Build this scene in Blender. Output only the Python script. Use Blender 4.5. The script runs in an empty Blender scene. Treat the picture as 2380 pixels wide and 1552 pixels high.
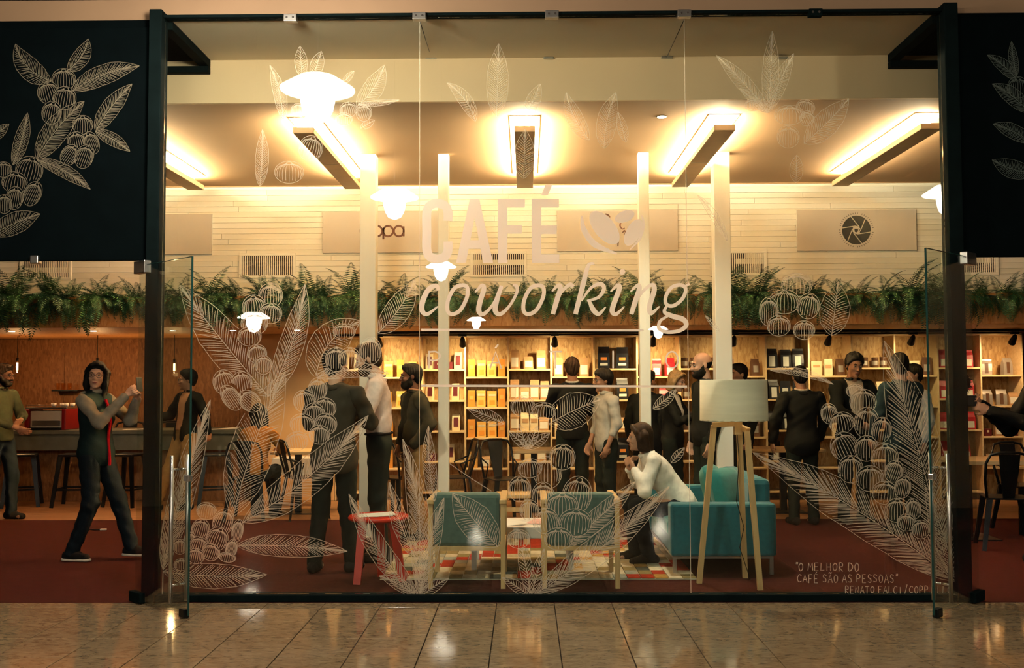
import bpy, bmesh, math, random
import numpy as np
from mathutils import Vector, Matrix, Euler
random.seed(7)
R = math.radians
scene = bpy.context.scene
C = scene.collection

# ------------------------------------------------------------------ camera
FPX = 2314.0
CAM = Vector((0, 0, 1.48))
ROT = Matrix.Rotation(math.atan(31/FPX), 3, 'Z') @ Matrix.Rotation(R(90)+math.atan(112/FPX), 3, 'X') @ Matrix.Rotation(R(-0.2), 3, 'Z')
cd = bpy.data.cameras.new('camera'); cam = bpy.data.objects.new('camera', cd); C.objects.link(cam)
cd.sensor_width = 36; cd.lens = FPX/2380*36; cd.clip_start = .05; cd.clip_end = 200
cam.matrix_world = Matrix.Translation(CAM) @ ROT.to_4x4()
scene.camera = cam

def P(px, py, Y):
    """the place seen at a photo position, on the upright plane at depth Y"""
    d = ROT @ Vector(((px-1190)/FPX, -(py-776)/FPX, -1))
    return CAM + d*((Y-CAM.y)/d.y)
def PZ(px, py, z=0.0):
    d = ROT @ Vector(((px-1190)/FPX, -(py-776)/FPX, -1))
    return CAM + d*((z-CAM.z)/d.z)
def PX(px, Y): return P(px, 888, Y).x

# ------------------------------------------------------------------ world, colour management
w = bpy.data.worlds.new('world'); scene.world = w; w.use_nodes = True
bg = w.node_tree.nodes['Background']; bg.inputs[0].default_value = (.30, .42, .45, 1); bg.inputs[1].default_value = .012
vs = scene.view_settings
scene.display_settings.display_device = 'sRGB'
vs.view_transform = 'Standard'; vs.look = 'None'; vs.gamma = 1; vs.use_curve_mapping = False
vs.exposure = 0.95
scene.cycles.adaptive_threshold = .05; scene.cycles.max_bounces = 6; scene.cycles.diffuse_bounces = 3; scene.cycles.glossy_bounces = 3
scene.cycles.transparent_max_bounces = 24; scene.cycles.transmission_bounces = 4
scene.cycles.sample_clamp_indirect = 6.0
scene.cycles.caustics_reflective = False; scene.cycles.caustics_refractive = False

# ------------------------------------------------------------------ materials
MATS = {}
def principled(name):
    m = bpy.data.materials.new(name); m.use_nodes = True
    nt = m.node_tree; b = nt.nodes['Principled BSDF']
    MATS[name] = m
    return m, nt, b
def mat(name, col, rough=.6, metal=0.0, var=.12, scale=8.0, bump=0.0, bscale=60.0, stretch=(1, 1, 1), spec=.4, sheen=0.0):
    """plain procedural surface: two-tone noise plus fine relief"""
    if name in MATS: return MATS[name]
    m, nt, b = principled(name); N = nt.nodes; L = nt.links
    b.inputs['Roughness'].default_value = rough; b.inputs['Metallic'].default_value = metal
    b.inputs['Specular IOR Level'].default_value = spec
    if sheen: b.inputs['Sheen Weight'].default_value = sheen
    tc = N.new('ShaderNodeTexCoord'); mp = N.new('ShaderNodeMapping'); mp.inputs['Scale'].default_value = stretch
    L.new(tc.outputs['Object'], mp.inputs[0])
    no = N.new('ShaderNodeTexNoise'); no.inputs['Scale'].default_value = scale; no.inputs['Detail'].default_value = 4
    L.new(mp.outputs[0], no.inputs['Vector'])
    r = N.new('ShaderNodeValToRGB')
    r.color_ramp.elements[0].position = .3; r.color_ramp.elements[1].position = .7
    r.color_ramp.elements[0].color = tuple(c*(1-var) for c in col[:3])+(1,)
    r.color_ramp.elements[1].color = tuple(min(1, c*(1+var)) for c in col[:3])+(1,)
    L.new(no.outputs['Fac'], r.inputs[0]); L.new(r.outputs[0], b.inputs['Base Color'])
    if bump:
        n2 = N.new('ShaderNodeTexNoise'); n2.inputs['Scale'].default_value = bscale; n2.inputs['Detail'].default_value = 3
        L.new(mp.outputs[0], n2.inputs['Vector'])
        bp = N.new('ShaderNodeBump'); bp.inputs['Strength'].default_value = bump; bp.inputs['Distance'].default_value = .01
        L.new(n2.outputs['Fac'], bp.inputs['Height']); L.new(bp.outputs[0], b.inputs['Normal'])
    return m
def emit(name, col, s):
    m = bpy.data.materials.new(name); m.use_nodes = True; nt = m.node_tree
    nt.nodes.remove(nt.nodes['Principled BSDF'])
    e = nt.nodes.new('ShaderNodeEmission'); e.inputs[0].default_value = tuple(col)+(1,); e.inputs[1].default_value = s
    nt.links.new(e.outputs[0], nt.nodes['Material Output'].inputs[0]); MATS[name] = m
    return m
def glass(name, tint=(.93, .97, .95), ior=1.5):
    """thin clear pane: see-through with a Fresnel reflection"""
    m = bpy.data.materials.new(name); m.use_nodes = True; nt = m.node_tree; N = nt.nodes; L = nt.links
    N.remove(N['Principled BSDF'])
    t = N.new('ShaderNodeBsdfTransparent'); t.inputs[0].default_value = tint+(1,)
    g = N.new('ShaderNodeBsdfGlossy'); g.inputs['Roughness'].default_value = 0.0; g.inputs[0].default_value = (1, 1, 1, 1)
    f = N.new('ShaderNodeFresnel')
    ge = N.new('ShaderNodeNewGeometry'); io = N.new('ShaderNodeMix'); io.inputs[2].default_value = ior; io.inputs[3].default_value = 1/ior
    L.new(ge.outputs['Backfacing'], io.inputs[0]); L.new(io.outputs[0], f.inputs[0])
    mx = N.new('ShaderNodeMixShader'); L.new(f.outputs[0], mx.inputs[0]); L.new(t.outputs[0], mx.inputs[1]); L.new(g.outputs[0], mx.inputs[2])
    L.new(mx.outputs[0], N['Material Output'].inputs[0]); MATS[name] = m
    return m
def film(name, col, cover, trans=.6):
    """white paint or vinyl film on glass: part see-through, part lit from both sides"""
    m = bpy.data.materials.new(name); m.use_nodes = True; nt = m.node_tree; N = nt.nodes; L = nt.links
    N.remove(N['Principled BSDF'])
    d = N.new('ShaderNodeBsdfDiffuse'); d.inputs[0].default_value = tuple(col)+(1,)
    tl = N.new('ShaderNodeBsdfTranslucent'); tl.inputs[0].default_value = tuple(col)+(1,)
    a = N.new('ShaderNodeMixShader'); a.inputs[0].default_value = trans; L.new(d.outputs[0], a.inputs[1]); L.new(tl.outputs[0], a.inputs[2])
    t = N.new('ShaderNodeBsdfTransparent')
    b = N.new('ShaderNodeMixShader'); b.inputs[0].default_value = cover; L.new(t.outputs[0], b.inputs[1]); L.new(a.outputs[0], b.inputs[2])
    L.new(b.outputs[0], N['Material Output'].inputs[0]); MATS[name] = m
    return m
def osb(name, base, dark, light):
    """pressed wood flakes: random-direction slivers of several tones"""
    m, nt, b = principled(name); N = nt.nodes; L = nt.links
    b.inputs['Roughness'].default_value = .55; b.inputs['Specular IOR Level'].default_value = .3
    tc = N.new('ShaderNodeTexCoord')
    prev = None
    for i, (rot, sc) in enumerate((((0, .5, .2), (60, 60, 17)), ((.3, -.6, 1.1), (50, 50, 15)))):
        mp = N.new('ShaderNodeMapping'); mp.inputs['Rotation'].default_value = rot; mp.inputs['Scale'].default_value = sc
        L.new(tc.outputs['Object'], mp.inputs[0])
        v = N.new('ShaderNodeTexVoronoi'); v.inputs['Scale'].default_value = 1.0; v.inputs['Randomness'].default_value = 1
        L.new(mp.outputs[0], v.inputs['Vector'])
        sp = N.new('ShaderNodeSeparateColor'); L.new(v.outputs['Color'], sp.inputs[0])
        r = N.new('ShaderNodeValToRGB'); e = r.color_ramp.elements
        e[0].position = 0; e[0].color = tuple(dark)+(1,); e[1].position = 1; e[1].color = tuple(light)+(1,)
        k = r.color_ramp.elements.new(.35); k.color = tuple(base)+(1,)
        k = r.color_ramp.elements.new(.75); k.color = tuple(base)+(1,)
        L.new(sp.outputs[0], r.inputs[0])
        if prev is None: prev = r.outputs[0]
        else:
            mx = N.new('ShaderNodeMix'); mx.data_type = 'RGBA'; mx.inputs[0].default_value = .5
            L.new(prev, mx.inputs[6]); L.new(r.outputs[0], mx.inputs[7]); prev = mx.outputs[2]
    L.new(prev, b.inputs['Base Color'])
    return m
def wood(name, a, c, scale=3.0, axis='X', rough=.45):
    m, nt, b = principled(name); N = nt.nodes; L = nt.links
    b.inputs['Roughness'].default_value = rough
    tc = N.new('ShaderNodeTexCoord'); mp = N.new('ShaderNodeMapping')
    s = {'X': (.6, 9, 9), 'Y': (9, .6, 9), 'Z': (9, 9, .6)}[axis]; mp.inputs['Scale'].default_value = s
    L.new(tc.outputs['Object'], mp.inputs[0])
    no = N.new('ShaderNodeTexNoise'); no.inputs['Scale'].default_value = scale; no.inputs['Detail'].default_value = 5; no.inputs['Distortion'].default_value = .6
    L.new(mp.outputs[0], no.inputs['Vector'])
    r = N.new('ShaderNodeValToRGB'); r.color_ramp.elements[0].position = .3; r.color_ramp.elements[1].position = .7
    r.color_ramp.elements[0].color = tuple(a)+(1,); r.color_ramp.elements[1].color = tuple(c)+(1,)
    L.new(no.outputs['Fac'], r.inputs[0]); L.new(r.outputs[0], b.inputs['Base Color'])
    return m
def granite(name):
    m, nt, b = principled(name); N = nt.nodes; L = nt.links
    b.inputs['Roughness'].default_value = .07; b.inputs['Specular IOR Level'].default_value = .55
    tc = N.new('ShaderNodeTexCoord'); oi = N.new('ShaderNodeObjectInfo'); mp = N.new('ShaderNodeMapping')
    mp.inputs['Scale'].default_value = (6, 15, 6)
    ad = N.new('ShaderNodeVectorMath'); ad.operation = 'ADD'
    ml = N.new('ShaderNodeMath'); ml.operation = 'MULTIPLY'; ml.inputs[1].default_value = 40
    L.new(oi.outputs['Random'], ml.inputs[0]); L.new(tc.outputs['Object'], mp.inputs[0])
    L.new(mp.outputs[0], ad.inputs[0]); L.new(ml.outputs[0], ad.inputs[1])
    n1 = N.new('ShaderNodeTexNoise'); n1.inputs['Scale'].default_value = 1.6; n1.inputs['Detail'].default_value = 9; n1.inputs['Roughness'].default_value = .72; n1.inputs['Distortion'].default_value = 1.6
    L.new(ad.outputs[0], n1.inputs['Vector'])
    r = N.new('ShaderNodeValToRGB'); e = r.color_ramp.elements
    e[0].position = .27; e[0].color = (.045, .028, .015, 1); e[1].position = .66; e[1].color = (.30, .225, .135, 1)
    k = e.new(.40); k.color = (.17, .118, .066, 1); k = e.new(.5); k.color = (.235, .17, .10, 1)
    L.new(n1.outputs['Fac'], r.inputs[0]); L.new(r.outputs[0], b.inputs['Base Color'])
    return m

# ------------------------------------------------------------------ mesh builder
class MB:
    """collects vertices and faces for ONE mesh"""
    def __init__(s): s.v = []; s.f = []; s.m = []; s.mi = 0; s.sm = []; s.smooth = False
    def _f(s, idx): s.f.append(tuple(idx)); s.m.append(s.mi); s.sm.append(s.smooth)
    def box(s, lo, hi, M=None):
        n = len(s.v); x0, y0, z0 = lo; x1, y1, z1 = hi
        for p in ((x0,y0,z0),(x1,y0,z0),(x1,y1,z0),(x0,y1,z0),(x0,y0,z1),(x1,y0,z1),(x1,y1,z1),(x0,y1,z1)):
            s.v.append(tuple(M @ Vector(p)) if M is not None else p)
        for q in ((3,2,1,0),(4,5,6,7),(0,1,5,4),(1,2,6,5),(2,3,7,6),(3,0,4,7)): s._f([n+i for i in q])
        return s
    def bbox(s, lo, hi, b=.01, M=None):
        """box with chamfered edges"""
        bm = bmesh.new(); bmesh.ops.create_cube(bm, size=1)
        for v in bm.verts:
            v.co = Vector([(lo[i]+hi[i])/2 + v.co[i]*(hi[i]-lo[i]) for i in range(3)])
        bmesh.ops.bevel(bm, geom=bm.edges[:], offset=min(b, .45*min(hi[i]-lo[i] for i in range(3))), segments=2, affect='EDGES', profile=.5)
        n = len(s.v); bm.verts.index_update()
        for v in bm.verts: s.v.append(tuple(M @ v.co) if M is not None else tuple(v.co))
        for f in bm.faces: s._f([n+v.index for v in f.verts])
        bm.free(); return s
    def tube(s, pts, r, seg=8, caps=True, closed=False):
        pts = [Vector(p) for p in pts]; k = len(pts)
        rr = r if isinstance(r, (list, tuple)) else [r]*k
        n0 = len(s.v); up = None; sm = s.smooth; s.smooth = True
        for i, p in enumerate(pts):
            if closed: t = pts[(i+1) % k]-pts[i-1]
            else: t = pts[min(i+1, k-1)]-pts[max(i-1, 0)]
            t.normalize()
            if up is None:
                up = Vector((0, 0, 1)) if abs(t.z) < .9 else Vector((1, 0, 0))
            a = t.cross(up); a.normalize(); b = a.cross(t); up = b
            for j in range(seg):
                an = 2*math.pi*j/seg
                s.v.append(tuple(p + (a*math.cos(an)+b*math.sin(an))*rr[i]))
        for i in range(k if closed else k-1):
            for j in range(seg):
                a0 = n0+i*seg; b0 = n0+((i+1) % k)*seg
                s._f((a0+j, a0+(j+1) % seg, b0+(j+1) % seg, b0+j))
        s.smooth = sm
        if caps and not closed:
            s._f([n0+j for j in reversed(range(seg))]); s._f([n0+(k-1)*seg+j for j in range(seg)])
        return s
    def bar(s, a, b, wx, wy, side=(1, 0, 0), taper=1.0):
        """square-section bar from a to b"""
        a = Vector(a); b = Vector(b); t = (b-a).normalized(); sd = Vector(side); u = (sd - t*sd.dot(t)).normalized(); v = t.cross(u)
        n = len(s.v)
        for p, k in ((a, 1), (b, taper)):
            for i, j in ((-1,-1),(1,-1),(1,1),(-1,1)): s.v.append(tuple(p+u*(i*wx/2*k)+v*(j*wy/2*k)))
        for q in ((3,2,1,0),(4,5,6,7),(0,1,5,4),(1,2,6,5),(2,3,7,6),(3,0,4,7)): s._f([n+i for i in q])
        return s
    def lathe(s, prof, c=(0, 0, 0), seg=24, cap=True):
        n = len(s.v); k = len(prof); sm = s.smooth; s.smooth = True
        for r, z in prof:
            for j in range(seg):
                a = 2*math.pi*j/seg; s.v.append((c[0]+r*math.cos(a), c[1]+r*math.sin(a), c[2]+z))
        for i in range(k-1):
            for j in range(seg): s._f((n+i*seg+j, n+i*seg+(j+1) % seg, n+(i+1)*seg+(j+1) % seg, n+(i+1)*seg+j))
        s.smooth = sm
        if cap:
            s._f([n+j for j in reversed(range(seg))]); s._f([n+(k-1)*seg+j for j in range(seg)])
        return s
    def poly(s, pts):
        n = len(s.v); s.v += [tuple(p) for p in pts]; s._f(range(n, n+len(pts))); return s
    def prism(s, pts, d):
        """extrude a closed outline along vector d"""
        n = len(s.v); k = len(pts); d = Vector(d)
        s.v += [tuple(p) for p in pts]; s.v += [tuple(Vector(p)+d) for p in pts]
        s._f(range(n, n+k)); s._f([n+k+i for i in reversed(range(k))])
        for i in range(k): s._f((n+i, n+k+i, n+k+(i+1) % k, n+(i+1) % k))
        return s
    def sphere(s, c, r, seg=12, rings=8):
        rx, ry, rz = r if isinstance(r, (tuple, list)) else (r, r, r)
        n = len(s.v); sm = s.smooth; s.smooth = True
        for i in range(rings+1):
            th = math.pi*i/rings
            for j in range(seg):
                a = 2*math.pi*j/seg
                s.v.append((c[0]+rx*math.sin(th)*math.cos(a), c[1]+ry*math.sin(th)*math.sin(a), c[2]-rz*math.cos(th)))
        for i in range(rings):
            for j in range(seg): s._f((n+i*seg+j, n+i*seg+(j+1) % seg, n+(i+1)*seg+(j+1) % seg, n+(i+1)*seg+j))
        s.smooth = sm; return s
    def mesh(s, name, mats):
        me = bpy.data.meshes.new(name); me.from_pydata(s.v, [], s.f); me.update()
        mats = mats if isinstance(mats, (list, tuple)) else [mats]
        for m in mats: me.materials.append(MATS[m] if isinstance(m, str) else m)
        me.polygons.foreach_set('material_index', s.m); me.polygons.foreach_set('use_smooth', s.sm)
        return me
    def build(s, name, mats, parent=None):
        return link(name, s.mesh(name, mats), parent)
def link(name, data, parent=None):
    o = bpy.data.objects.new(name, data); C.objects.link(o)
    if parent is not None: o.parent = parent
    return o
def tag(o, label=None, cat=None, group=None, kind=None):
    if label: o['label'] = label
    if cat: o['category'] = cat
    if group: o['group'] = group
    if kind: o['kind'] = kind
    return o
def empty(name, loc=(0, 0, 0), rz=0.0):
    o = bpy.data.objects.new(name, None); C.objects.link(o); o.location = loc; o.rotation_euler = (0, 0, rz); o.empty_display_size = .1
    return o
KIDS = {}
def copy_tree(o, parent=None):
    c = o.copy(); C.objects.link(c)
    if parent is not None: c.parent = parent
    for ch in o.children: copy_tree(ch, c)
    return c
def struct(name, mb, m, parent=None, label=None):
    o = mb.build(name, m, parent)
    if parent is None: o['kind'] = 'structure'
    if label: o['label'] = label
    return o
def area(name, loc, rot, sx, sy, power, col, parent=None):
    l = bpy.data.lights.new(name, 'AREA'); l.shape = 'RECTANGLE'; l.size = sx; l.size_y = sy; l.energy = power; l.color = col
    o = bpy.data.objects.new(name, l); C.objects.link(o); o.location = loc; o.rotation_euler = rot
    if parent is not None: o.parent = parent
    return o
WARM = (1.0, .79, .49)
# ------------------------------------------------------------------ shared surfaces
mat('dark_steel', (.0030, .0070, .0076), .8, var=.2, spec=.04)
mat('black_board', (.0012, .0032, .0040), .9, var=.15, spec=.04)
mat('tan_fascia', (.31, .20, .12), .7, var=.05, scale=1.5)
mat('soffit_paint', (.80, .68, .52), .8, var=.03, scale=2)
mat('bulkhead_paint', (.82, .585, .36), .8, var=.03, scale=2)
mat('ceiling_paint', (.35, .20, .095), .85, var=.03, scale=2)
mat('plank_white', (.88, .82, .69), .6, var=.05, scale=3, stretch=(.6, 1, 8))
mat('plank_white_b', (.85, .79, .65), .6, var=.05, scale=3, stretch=(.6, 1, 8))
mat('plank_white_c', (.90, .85, .73), .6, var=.05, scale=3, stretch=(.6, 1, 8))
mat('plaster_tan', (.74, .45, .21), .75, var=.04, scale=2)
mat('carpet_red', (.034, .0055, .0048), .95, var=.12, scale=14, bump=.4, bscale=350, spec=.1)
mat('grout', (.05, .04, .03), .8)
mat('chrome', (.75, .75, .75), .18, 1.0, var=.05)
mat('satin_steel', (.55, .55, .53), .3, 1.0, var=.06)
mat('pillar_paint', (.90, .84, .72), .55, var=.03, scale=2, stretch=(6, 6, .5))
mat('mall_wall', (.10, .075, .06), .8, var=.2, scale=.6)
mat('black_metal', (.012, .014, .015), .35, 0.6, var=.2)
osb('osb_light', (.44, .26, .10), (.22, .10, .03), (.62, .42, .19))
osb('osb_brown', (.22, .095, .035), (.12, .045, .014), (.30, .145, .06))
osb('osb_fascia', (.42, .20, .07), (.28, .11, .03), (.52, .28, .11))
wood('pale_wood', (.60, .40, .19), (.72, .52, .28), axis='X')
wood('leg_wood', (.58, .36, .15), (.70, .47, .22), axis='Z')
wood('floor_wood', (.30, .14, .055), (.42, .21, .09), axis='X', scale=2)
granite('granite')
glass('clear_glass')
film('etch_white', (.88, .81, .68), .56, .5)
film('vinyl_cream', (.94, .87, .81), .95, .5)
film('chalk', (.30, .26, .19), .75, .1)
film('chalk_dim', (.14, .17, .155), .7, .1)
film('etch_faint', (.90, .84, .72), .42, .5)

# ------------------------------------------------------------------ the shop front
YF = 6.82
XL, XR = PX(369.5, YF), PX(2209, YF)          # inner faces of the two posts
ZC = 3.709                                    # shop ceiling
ZN = 2.10                                     # niche soffit
YW = 11.15                                    # upper back wall
YS = 12.60                                    # shelf fronts
ZT = 4.042

# mall floor: a slab and single granite tiles in front of the shop
fl = struct('floor', MB().box((-14, -26, -.12), (14, 6.78, -.012)), 'grout')
tx, ty = .385, .40
tile_me = MB().bbox((-tx/2+.003, -ty/2+.003, -.02), (tx/2-.003, ty/2-.003, 0), .0012).mesh('floor_tile', 'granite')
half_me = MB().bbox((-tx/2+.002, -.066, -.02), (tx/2-.002, .066, 0), .0012).mesh('floor_tile', 'granite')
for i in range(-11, 12):
    for j in range(5):
        o = link('floor_tile', tile_me, fl); o.location = (.186+tx*(i+.5), 6.64-ty*(j+.5), 0)
        if (i*7+j*3) % 2: o.rotation_euler = (0, 0, math.pi)
    o = link('floor_tile', half_me, fl); o.location = (.186+tx*(i+.5), 6.64+.068, 0)
rest = MB(); rest.box((-14, -26, -.02), (14, 4.638, 0)); rest.box((-14, 4.642, -.02), (.186-tx*11-.003, 6.776, 0)); rest.box((.186+tx*12+.003, 4.642, -.02), (14, 6.776, 0))
tag(rest.build('far_tiles', 'granite', fl), kind='stuff')

struct('floor_carpet', MB().box((-8, 6.78, -.1), (8, 10.84, 0)), 'carpet_red', label='dark red carpet of the cafe floor')
wf = struct('floor_wood', MB().box((-8, 10.84, -.1), (8, 14.2, -.006)), 'floor_wood', label='brown wooden floor strip before the bar')
for i in range(14):
    y0 = 10.845+i*.115
    MB().box((-7.9, y0, -.006), (7.9, y0+.112, 0)).build('floor_plank', 'floor_wood', wf)

for nm, x0, x1, lab in (('trim_1', XL-.088, XL, 'dark steel post left of the shop window'), ('trim_2', XR, XR+.096, 'dark steel post right of the shop window')):
    struct(nm, MB().bbox((x0, 6.775, 0), (x1, 6.905, ZT+.04), .006), 'dark_steel', label=lab)
struct('trim_3', MB().bbox((XL+.002, 6.79, 0), (XR-.002, 6.90, .045), .004), 'dark_steel', label='dark bottom rail of the shop window')
struct('trim_4', MB().bbox((XL+.002, 6.80, ZT-.012), (XR-.002, 6.88, ZT+.008), .003), 'dark_steel', label='thin dark top rail of the shop window')

# fascia above, mall wall beyond
struct('wall_front', MB().box((-14, 6.91, ZT+.012), (14, 7.05, 4.20)), 'tan_fascia', label='tan fascia above the shop window')
struct('wall_front_upper', MB().box((-14, 6.80, 4.205), (14, 7.05, 9)), 'mall_wall')
struct('wall_front_side', MB().box((-14, 6.9, 0), (-5.2, 7.05, ZT+.008)).box((5.6, 6.9, 0), (14, 7.05, ZT+.008)), 'mall_wall')
# mall hall behind the viewer (seen only as reflections)
struct('wall_mall_back', MB().box((-14, -26.2, 0), (14, -26, 9)), 'mall_wall')
struct('wall_mall_left', MB().box((-14.2, -26, 0), (-14, 7, 9)), 'mall_wall')
struct('wall_mall_right', MB().box((14, -26, 0), (14.2, 7, 9)), 'mall_wall')
struct('ceiling_mall', MB().box((-14, -26, 9), (14, 7, 9.2)), 'mall_wall')

# soffit behind the window head, bulkhead, shop ceiling
YB = 7.764
struct('ceiling_soffit', MB().box((XL+.03, 6.915, ZT), (XR-.03, YB, ZT+.04)), 'soffit_paint', label='pale soffit behind the window head')
struct('ceiling_soffit_dark', MB().box((-8, 6.915, ZT-.005), (XL-.052, YB, ZT+.04)).box((XR+.052, 6.915, ZT-.005), (8, YB, ZT+.04)), 'black_board')
for nm, x in (('trim_5', XL-.01), ('trim_6', XR+.01)):
    struct(nm, MB().bbox((x-.04, 6.91, ZT-.06), (x+.04, YB-.002, ZT-.001), .004), 'dark_steel', label='dark header arm running back from the post')
struct('trim_7', MB().bbox((-8, YB-.06, ZT-.115), (XL+.03, YB-.001, ZT-.062), .004), 'dark_steel')
struct('trim_8', MB().bbox((XR-.03, YB-.06, ZT-.115), (8, YB-.001, ZT-.062), .004), 'dark_steel')
struct('wall_bulkhead', MB().box((-8, YB, 3.697), (8, YB+.03, ZT+.04)), 'bulkhead_paint', label='cream bulkhead between soffit and ceiling')
struct('ceiling', MB().box((-8, YB+.03, ZC), (8, YW+.2, ZC+.1)), 'ceiling_paint', label='warm beige cafe ceiling')
struct('trim_9', MB().box((-8, YW-.022, ZC-.012), (8, YW-.016, ZC-.001)), 'ceiling_paint', label='thin cornice where wall meets ceiling')
struct('wall_left', MB().box((-8.2, 6.91, 0), (-8, 14.2, ZT+.05)), 'mall_wall')
struct('wall_right', MB().box((8, 6.91, 0), (8.2, 14.2, ZT+.05)), 'mall_wall')

# upper back wall clad in white planks
wb = struct('wall_back', MB().box((-8, YW, ZN+.02), (8, YW+.15, ZC)), 'plank_white_b', label='white plank clad upper back wall')
ph = .062; rnd = random.Random(3)
pme = {}
for m_ in ('plank_white', 'plank_white_b', 'plank_white_c'):
    pme[m_] = MB().bbox((-.5, -.014, -.5*ph+.0012), (.5, 0, .5*ph-.0012), .0015).mesh('wall_plank', m_)
nrow = int((ZC-.02-2.42)/ph)
for r_ in range(nrow):
    x = -7.2+rnd.uniform(-.8, 0)
    while x < 7.0:
        ln = rnd.uniform(1.3, 2.9)
        o = link('wall_plank', pme[rnd.choice(list(pme))], wb)
        o.location = (x+ln/2, YW-.001-rnd.choice((0, 0, .002, .004)), 2.42+ph*(r_+.5)); o.scale = (ln-.003, 1, 1)
        x += ln

# niche: soffit, bar wall, tan partition, wall behind the shelves
struct('ceiling_niche', MB().box((-8, 10.97, ZN), (8, 14.2, ZN+.06)), 'osb_fascia', label='wooden soffit over the bar and shelves')
XT0, XT1 = PX(585, YS), PX(779, YS)
bw = struct('wall_bar', MB().box((-8, 13.72, 0), (XT0, 13.9, ZN)), 'osb_brown', label='brown pressed wood wall behind the bar')
k = 0
x = -7.6
while x < XT0-.1:
    x1 = min(x+1.22, XT0-.01)
    MB().bbox((x+.002, 13.70, .01), (x1-.002, 13.72, ZN-.003), .002).build('wall_panel', 'osb_brown', bw); x = x1
struct('wall_tan', MB().box((XT0, YS, 0), (XT1-.004, 13.72, ZN-.001)), 'plaster_tan', label='smooth tan wall between bar and shelves')
struct('wall_niche', MB().box((XT1, 13.02, 0), (8, 13.9, ZN-.001)), 'osb_brown', label='wall behind the shelving')

# pillars
for i, (px, wpx) in enumerate(((853.5, 37), (1030.5, 25), (1500.5, 25), (1684, 38))):
    x = PX(px, 9.6); h = wpx*9.6/FPX/2
    t = struct('trim_%d' % (10+i), MB().bbox((x-h, 9.6, .0), (x+h, 9.6+2*h, ZC-.001), .006), 'pillar_paint', label=('wide' if wpx > 30 else 'narrow')+' white pillar, '+('leftmost', 'second from left', 'third from left', 'rightmost')[i]+' in the room')
    MB().bbox((x-h-.012, 9.588, .0), (x+h+.012, 9.6+2*h+.012, .012), .003).build('base_plate', 'pillar_paint', t)
    if wpx < 30: MB().box((x+h*.25, 9.597, .02), (x+h*.55, 9.5995, ZC-.02)).build('groove_strip', 'plank_white_c', t)

# dark boards over the side openings
ZD = P(180, 606, 6.85).z
bl = tag(MB().bbox((-5.2, 6.84, ZD), (XL-.09, 6.875, P(180, 66, 6.85).z), .004).build('chalkboard_panel', 'black_board'),
         'black panel with chalk coffee branches, left of the window', 'panel')
br = tag(MB().bbox((XR+.098, 6.84, P(2300, 597, 6.85).z), (5.6, 6.875, P(2300, 40, 6.85).z), .004).build('chalkboard_panel', 'black_board'),
         'black panel with chalk leaves, right of the window', 'panel')
# backs of the side openings: wall over them inside
struct('wall_front_inner', MB().box((-8, 6.88, ZD+.02), (XL-.09, 6.905, ZT)).box((XR+.1, 6.88, ZD+.02), (8, 6.905, ZT)), 'black_board')

# window: three glass sheets
xs = [XL+.003, PX(975, 6.84), PX(1600, 6.84), XR-.003]
PANES = []
for i in range(3):
    o = struct('window_%d' % (i+1), MB().box((xs[i]+.002, 6.836, .046), (xs[i+1]-.002, 6.846, ZT-.014)), 'clear_glass', label=('left', 'middle', 'right')[i]+' sheet of the big drawn-on shop window')
    PANES.append(o)
for i in (1, 2):
    MB().box((xs[i]-.0018, 6.8355, .05), (xs[i]+.0018, 6.8465, ZT-.02)).build('joint_glint', 'etch_faint', PANES[0 if i == 1 else 2])  # pale film strip puts the glint of the glass edges into colour
GY = 6.8345                                   # drawings sit on the outer face of the glass

# clamps on the top rail and stay cables
for px, py in ((675, 42), (975, 38), (1283, 34), (1590, 32), (1895, 30)):
    c = P(px, py, 6.80)
    dark = px == 1895
    o = MB().bbox((c.x-.047, 6.782, c.z-.026), (c.x+.047, 6.834, c.z+.026), .005).build('glass_clamp', 'dark_steel' if dark else 'satin_steel')
    tag(o, ('dark' if dark else 'steel')+' glass clamp on the top rail, '+{675: 'leftmost', 975: 'second from left', 1283: 'middle of the five', 1590: 'second from right', 1895: 'rightmost'}[px], 'clamp')
    for dx in (-.022, .022):
        MB().tube([(c.x+dx, 6.779, c.z), (c.x+dx, 6.785, c.z)], .008, 10).build('bolt', 'chrome', o)
for (px, qx, lab) in ((975, 1002, 'thin stay cable at the left glass joint'), (1590, 1550, 'thin stay cable at the right glass joint')):
    a = P(px, 46, 6.85); b = P(qx, 133, YB-.01)
    o = MB().tube([a, b], .0028, 6).build('stay_cable', 'black_metal'); tag(o, lab, 'cable')
    MB().bbox((b.x-.045, YB-.02, b.z-.012), (b.x+.045, YB-.002, b.z+.008), .004).build('anchor', 'satin_steel', o)
for px, lab in ((480, 'far left'), (735, 'left of centre'), (1275, 'centre'), (1820, 'right of centre')):
    c = P(px, 134, YB-.01)
    tag(MB().bbox((c.x-.04, YB-.022, c.z-.012), (c.x+.04, YB-.002, c.z+.008), .005).build('anchor_plate', 'satin_steel'), 'small steel anchor plate on the bulkhead edge, '+lab, 'anchor')

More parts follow.
